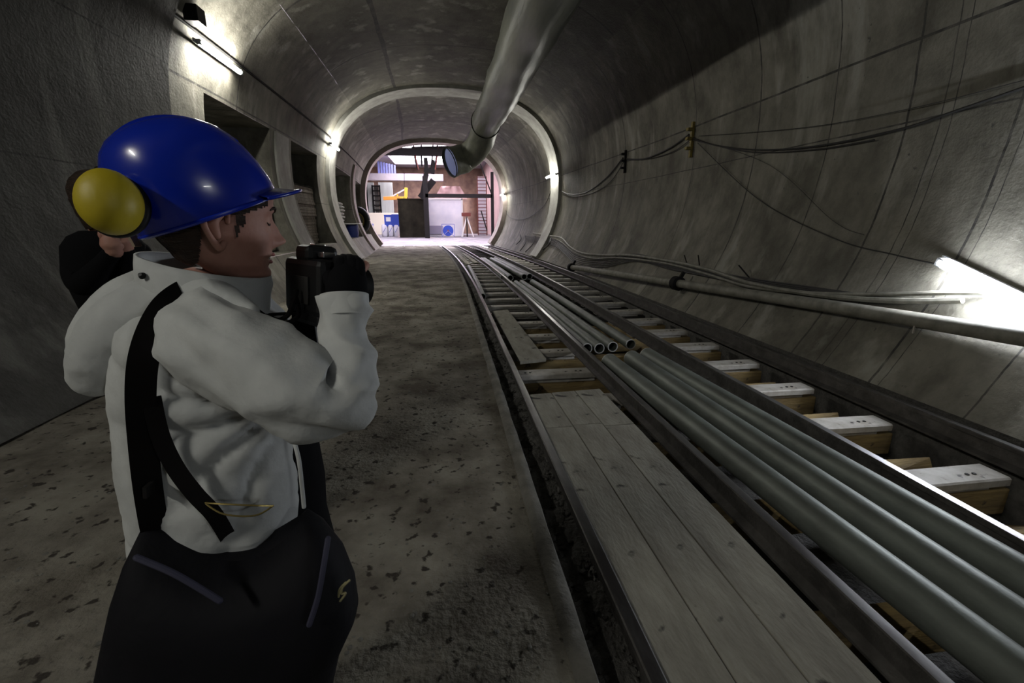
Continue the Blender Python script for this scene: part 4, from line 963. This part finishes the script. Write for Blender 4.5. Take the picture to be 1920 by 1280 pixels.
# trousers, shoes
b = MB()
for h_, k_, a_, ank in ((hipR, knR, anR, 0), (hipL, knL, anL, 0)):
    b.sweep([h_ + Vector((0, 0, .03)), h_, h_.lerp(k_, .5), k_, k_.lerp(a_, .5), a_ + Vector((0, 0, -.01))], [.08, .092, .09, .075, .068, .066], 24, 'round', res=5, disp=sldisp(.004))
b.build('trousers', M_jeans, wm, angle=180)
for a_, t_ in ((anR, toR), (anL, toL)):
    b = MB(); d = (t_ - a_); d.z = 0; d.normalize(); s_ = Vector((-d.y, d.x, 0)); rr_ = []
    for u, w_, h_ in ((-.07, .02, .03), (-.06, .034, .08), (-.02, .038, .11), (.04, .036, .09), (.10, .044, .06), (.16, .044, .045), (.20, .03, .03), (.21, .01, .015)):
        c = Vector((a_.x, a_.y, 0)) + d * u; rr_.append([c + s_ * math.cos(k * PI / 8) * w_ + Vector((0, 0, max(.002, h_ / 2 + math.sin(k * PI / 8) * h_ / 2))) for k in range(16)])
    b.loft(rr_); b.build('shoe', M_sole, wm, angle=60)
# gloves
lens_c = P(650, 528, .88)
b = MB(); w_ = P(647, 565, .83); pm = P(652, 528, .835)
tips = []
for j in range(4):
    dx = 11 * (1.5 - j)
    tips.append([P(655 + dx, 520, .83), P(656 + dx, 500 - 3 * (j % 2), .835), P(650 + dx * .9, 489 - 2 * (j in (1, 2)), .865), P(642 + dx * .9, 494, .90)])
hand_mb(b, w_, pm, tips, [P(638, 545, .82), P(622, 527, .83), P(614, 508, .855)], .0112)
b.build('glove', M_clothb, wm, angle=180)
b = MB(); b.sweep([P(678, 505, .835), P(684, 497, .85), P(683, 501, .87)], [.0085, .0085, .007], 10, 'round'); b.build('fingertip', M_skin, wm)
b = MB(); tips = [[P(575 + 0, 628 - 9 * j, .93), P(590, 618 - 9 * j, .915), P(600, 610 - 9 * j, .93), P(596, 606 - 9 * j, .95)] for j in range(4)]
hand_mb(b, P(580, 640, .955), P(577, 610, .95), tips, [P(566, 612, .93), P(560, 592, .92), P(562, 578, .915)], .011); b.build('glove', M_clothb, wm, angle=180)

# camera (held)
CC = P(594, 532, .90); CF, CR = frame_fn(CC, HYAW, D(-6))
cam_o = empty('photo_camera', CC - Vector((0, 0, .07)), 'black photo camera held up in gloved hands', 'camera')
def cb(name, pts, m=M_black, bev=.006, par=None):
    b = MB()
    for c, d in pts: b.box(CF(Vector(c)), d, M=CR)
    return b.build(name, m, par or cam_o, smooth=False, bevel=bev)
cb('camera_body', [((0, 0, -.005), (.062, .145, .105))], bev=.012)
cb('battery_grip', [((0, 0, -.062), (.050, .12, .03))], bev=.01)
cb('viewfinder_hump', [((.0, 0, .055), (.06, .055, .032))], bev=.01)
cb('hand_grip', [((.02, -.062, -.01), (.055, .03, .10))], bev=.012)
cb('hot_shoe', [((.002, 0, .0725), (.02, .02, .003))], M_chrome, .0008)
cb('mode_dial', [((-.004, -.045, .055), (.022, .022, .010))], M_chrome, .002)
cb('screen', [((-.033, 0, -.01), (.003, .07, .05))], M_hole, .001)
b = MB(); b.sweep([CF(Vector((.03, .01, -.005))), CF(Vector((.055, .01, -.005))), CF(Vector((.056, .01, -.005))), CF(Vector((.105, .01, -.005)))], [.033, .033, .038, .038], 28, 'flat', spline=False); b.build('lens', M_black, cam_o)
b = MB(); b.sweep([P(556, 545, .86), P(549, 570, .85), P(540, 590, .85), P(522, 600, .85), P(500, 592, .86)], .0045, 8, 'round'); b.sweep([P(556, 560, .86), P(560, 590, .87), P(535, 606, .86), P(510, 600, .86), P(480, 580, .88)], .004, 8, 'round'); b.sweep([P(556, 588, .87), P(530, 588, .86), P(505, 590, .86)], .003, 8, 'round'); b.build('camera_strap', M_strap, cam_o)
# short stand screwed under the camera
tb_ = CC + Vector((-.005, .0, -.075))
b = MB(); b.sweep([tb_, tb_ + Vector((.002, 0, -.055))], .008, 14, 'flat'); b.build('stand_tube', M_chrome, cam_o)
b = MB(); b.sweep([tb_ + Vector((.002, 0, -.06)), tb_ + Vector((-.065, -.03, -.052))], .006, 8, 'round'); b.sweep([tb_ + Vector((.002, 0, -.05)), tb_ + Vector((.004, 0, -.11))], .011, 10, 'round'); b.build('stand_handle', M_black, cam_o)
# dark pullover showing in front of the open jacket
b = MB()
for s_ in ():
    pass
b.loft([psec(*q) for q in ((790, 380, 590, .96, .10), (830, 380, 597, .96, .10), (900, 370, 603, .96, .10), (960, 360, 615, .96, .10), (1020, 350, 628, .96, .11), (1080, 350, 632, .95, .12))], (False, False)); b.build('pullover', M_clothb, wm, angle=180)
# shoulder bag
bg_ = empty('shoulder_bag', P(430, 1200, .74) - Vector((0, 0, .2)), 'large black shoulder bag hanging at the hip of the pale jacket', 'bag')
def bsec(py, L, R, Yc, bb_, sag=0, n=64):
    a, c = P(L, py, Yc), P(R, py, Yc); m = (a + c) / 2; h = (c - a) / 2; r_ = []
    for k in range(n):
        t_ = 2 * PI * k / n; cs, sn = math.cos(t_), math.sin(t_); cs = math.copysign(abs(cs) ** .62, cs); sn = math.copysign(abs(sn) ** .62, sn)
        q = m + h * cs + Vector((0, bb_ * sn, -sag * (1 - cs * cs))); r_.append(q + Vector((0, 1, 0)) * wr(q, .005, 6))
    return r_
BS = [(958, 290, 575, .80, .03, .085), (985, 272, 602, .78, .06, .075), (1040, 248, 640, .765, .08, .045), (1100, 232, 662, .755, .09, .01), (1150, 220, 668, .75, .095, 0), (1210, 206, 640, .75, .095, 0), (1290, 190, 622, .75, .095, 0), (1390, 175, 610, .75, .09, 0), (1430, 190, 590, .75, .07, 0)]
b = MB(); b.loft([bsec(*s_) for s_ in BS]); b.build('bag_body', M_bag, bg_, angle=180)
b = MB(); b.sweep([P(x, y, Y) for x, y, Y in ((256, 1045, .68), (320, 1072, .67), (370, 1100, .665), (412, 1126, .66))], .005, 8, 'round'); b.build('piping', M_bagp, bg_); b = MB(); b.sweep([P(x, y, Y) for x, y, Y in ((615, 1010, .70), (607, 1060, .68), (596, 1120, .67), (580, 1170, .665))], .005, 8, 'round'); b.build('piping', M_bagp, bg_)
b = MB()
for pts in (((655, 1088), (643, 1100), (640, 1112), (648, 1112), (638, 1126)), ((648, 1092), (637, 1104), (635, 1118))):
    b.sweep([P(x, y, .69) for x, y in pts], .0022, 6, 'round')
b.build('emblem', M_logo, bg_)
# strap: flat webbing over the shoulder
def ribbon(pts, w, th, name, m, par, wv=None):
    P_ = [Vector(p_) for p_ in pts]; b = MB(); rr_ = []
    Q = []
    for i in range(len(P_) - 1):
        p0, p1, p2, p3 = P_[max(i - 1, 0)], P_[i], P_[i + 1], P_[min(i + 2, len(P_) - 1)]
        for j in range(8):
            u = j / 8; Q.append(.5 * ((2 * p1) + (p2 - p0) * u + (2 * p0 - 5 * p1 + 4 * p2 - p3) * u * u + (3 * p1 - p0 - 3 * p2 + p3) * u ** 3))
    Q.append(P_[-1])
    for i, q in enumerate(Q):
        d = (Q[min(i + 1, len(Q) - 1)] - Q[max(i - 1, 0)]).normalized(); out = (EYE - q); out = (out - d * out.dot(d)).normalized(); s_ = d.cross(out)
        rr_.append([q + s_ * w / 2 + out * th, q - s_ * w / 2 + out * th, q - s_ * w / 2 - out * th, q + s_ * w / 2 - out * th])
    b.loft(rr_); return b.build(name, m, par, smooth=False)
ribbon([P(x, y, Y) for x, y, Y in ((294, 1006, .78), (286, 968, .77), (276, 900, .765), (268, 820, .765), (264, 740, .76), (270, 670, .76), (290, 610, .775), (320, 566, .80), (365, 540, .86), (410, 545, .90))], .040, .0035, 'strap', M_strap, bg_)
b = MB(); b.bar(P(281, 905, .76), P(282, 925, .76), .03, .006); b.build('strap_buckle', M_iron, bg_, smooth=False)
ribbon([P(x, y, Y) for x, y, Y in ((284, 745, .77), (300, 815, .765), (328, 875, .76), (365, 925, .755), (402, 965, .76), (432, 1015, .80))], .026, .003, 'strap', M_strap, bg_)

# ---------------- the person in black behind
P2 = lambda x, y, Y=1.9: at(x, y, Y=Y)
hc2 = P2(192, 384); H2, _ = frame_fn(hc2, D(150), D(-8))
pm2 = empty('person', (hc2.x, hc2.y, 0), 'person in black clothes standing behind the yellow ear defender', 'person')
ch2 = Vector((hc2.x + .08, 1.93, 1.2)); pe2 = Vector((hc2.x + .17, 1.95, .88))
e2R, e2L = P2(150, 520, 1.78), P2(255, 520, 1.85); w2R, w2L = P2(215, 468, 1.74), P2(232, 462, 1.76)
nodes = dict(pel=(pe2, .12), che=(ch2, .10), nb=(hc2 + Vector((.01, .0, -.16)), .05), nk=(hc2 + Vector((.01, 0, -.08)), .052), sR=(P2(172, 480), .04), sL=(P2(245, 480, 2.0), .04), eR=(e2R, .016), eL=(e2L, .016), wR=(w2R, .022), wL=(w2L, .028),
             hR=(pe2 + Vector((-.08, 0, -.03)), .09), hL=(pe2 + Vector((.10, 0, -.03)), .09), kR=(pe2 + Vector((-.02, 0, -.42)), .06), kL=(pe2 + Vector((.13, 0, -.42)), .06), aR=(Vector((pe2.x + 0, 1.95, .09)), .04), aL=(Vector((pe2.x + .16, 1.95, .09)), .04))
ed2 = [e for e in ed if 't' not in e[1][0] and 'fR' not in e] + [('eR', 'wR')]
vs, fs = skin_mesh(nodes, ed2); b = MB(); b.add(vs, fs); add_head(b, H2)
for wv, sx in ((w2R, -1), (w2L, 1)):
    f_ = [[wv + Vector((.01 * (j - 1.5), -.01, .03)), wv + Vector((.012 * (j - 1.5), -.02, .05)), wv + Vector((.012 * (j - 1.5), -.005, .07)), wv + Vector((.012 * (j - 1.5), .015, .07))] for j in range(4)]
    hand_mb(b, wv, wv + Vector((0, 0, .03)), f_, [wv + Vector((sx * -.02, 0, .02)), wv + Vector((sx * -.035, .01, .04)), wv + Vector((sx * -.03, .02, .055))], .0088)
b.build('body', M_skin, pm2, angle=180)
b = MB(); us = frange(0, 2 * PI, 60); zs = frange(-.09, .1, 24)
vv = [[H2(head_pt(u, z, .012, False)) for z in zs] for u in us]
b.add([p_ for r in vv for p_ in r], [(i * 25 + j, i * 25 + j + 1, (i + 1) * 25 + j + 1, (i + 1) * 25 + j) for i in range(60) for j in range(24) if not (head_pt(us[i], zs[j], 0, False).x > .03 and zs[j] < .07) and zs[j] > -.075]); b.build('hair', M_hair, pm2, angle=180)
def s2sec(py, L, R, Yc, bb_): 
    a, c = P2(L, py, Yc), P2(R, py, Yc); m = (a + c) / 2; h = (c - a) / 2
    return [m + h * math.cos(2 * PI * k / 40) + Vector((0, bb_ * math.sin(2 * PI * k / 40), 0)) for k in range(40)]
b = MB(); b.loft([s2sec(*q) for q in ((432, 160, 225, 1.9, .08), (442, 140, 245, 1.9, .11), (460, 129, 262, 1.9, .13), (500, 132, 275, 1.9, .14), (540, 150, 285, 1.9, .14), (600, 180, 310, 1.92, .14), (700, 222, 345, 1.95, .15), (800, 262, 385, 1.95, .15))], (False, False)); j2 = b.build('jacket', M_clothb, pm2, angle=180)
for pts in (((160, 475, 1.9, 32), (148, 510, 1.82, 26), (160, 530, 1.78, 24), (190, 500, 1.76, 18), (212, 474, 1.745, 15)), ((250, 478, 1.95, 30), (258, 520, 1.88, 25), (245, 500, 1.8, 20), (234, 470, 1.765, 15))):
    C_ = [P2(x, y, Y) for x, y, Y, r in pts]; b = MB(); b.sweep(C_, [pr(c, q[3]) for c, q in zip(C_, pts)], 24, 'round', res=6); b.build('sleeve', M_clothb, j2, angle=180)
b = MB()
for a_, c_, d_ in ((nodes['hR'][0], nodes['kR'][0], nodes['aR'][0]), (nodes['hL'][0], nodes['kL'][0], nodes['aL'][0])): b.sweep([a_ + Vector((0, 0, .1)), a_, c_, d_], [.12, .11, .075, .06], 20, 'round')
b.build('trousers', M_clothb, pm2, angle=180)
for a_ in (nodes['aR'][0], nodes['aL'][0]):
    b = MB(); b.loft([[Vector((a_.x - u, a_.y, 0)) + Vector((0, math.cos(k * PI / 8) * w_, max(.002, h_ / 2 + math.sin(k * PI / 8) * h_ / 2))) for k in range(16)] for u, w_, h_ in ((-.07, .02, .03), (-.05, .036, .09), (0, .038, .11), (.06, .04, .08), (.13, .045, .055), (.19, .03, .03))]); b.build('shoe', M_sole, pm2, angle=60)
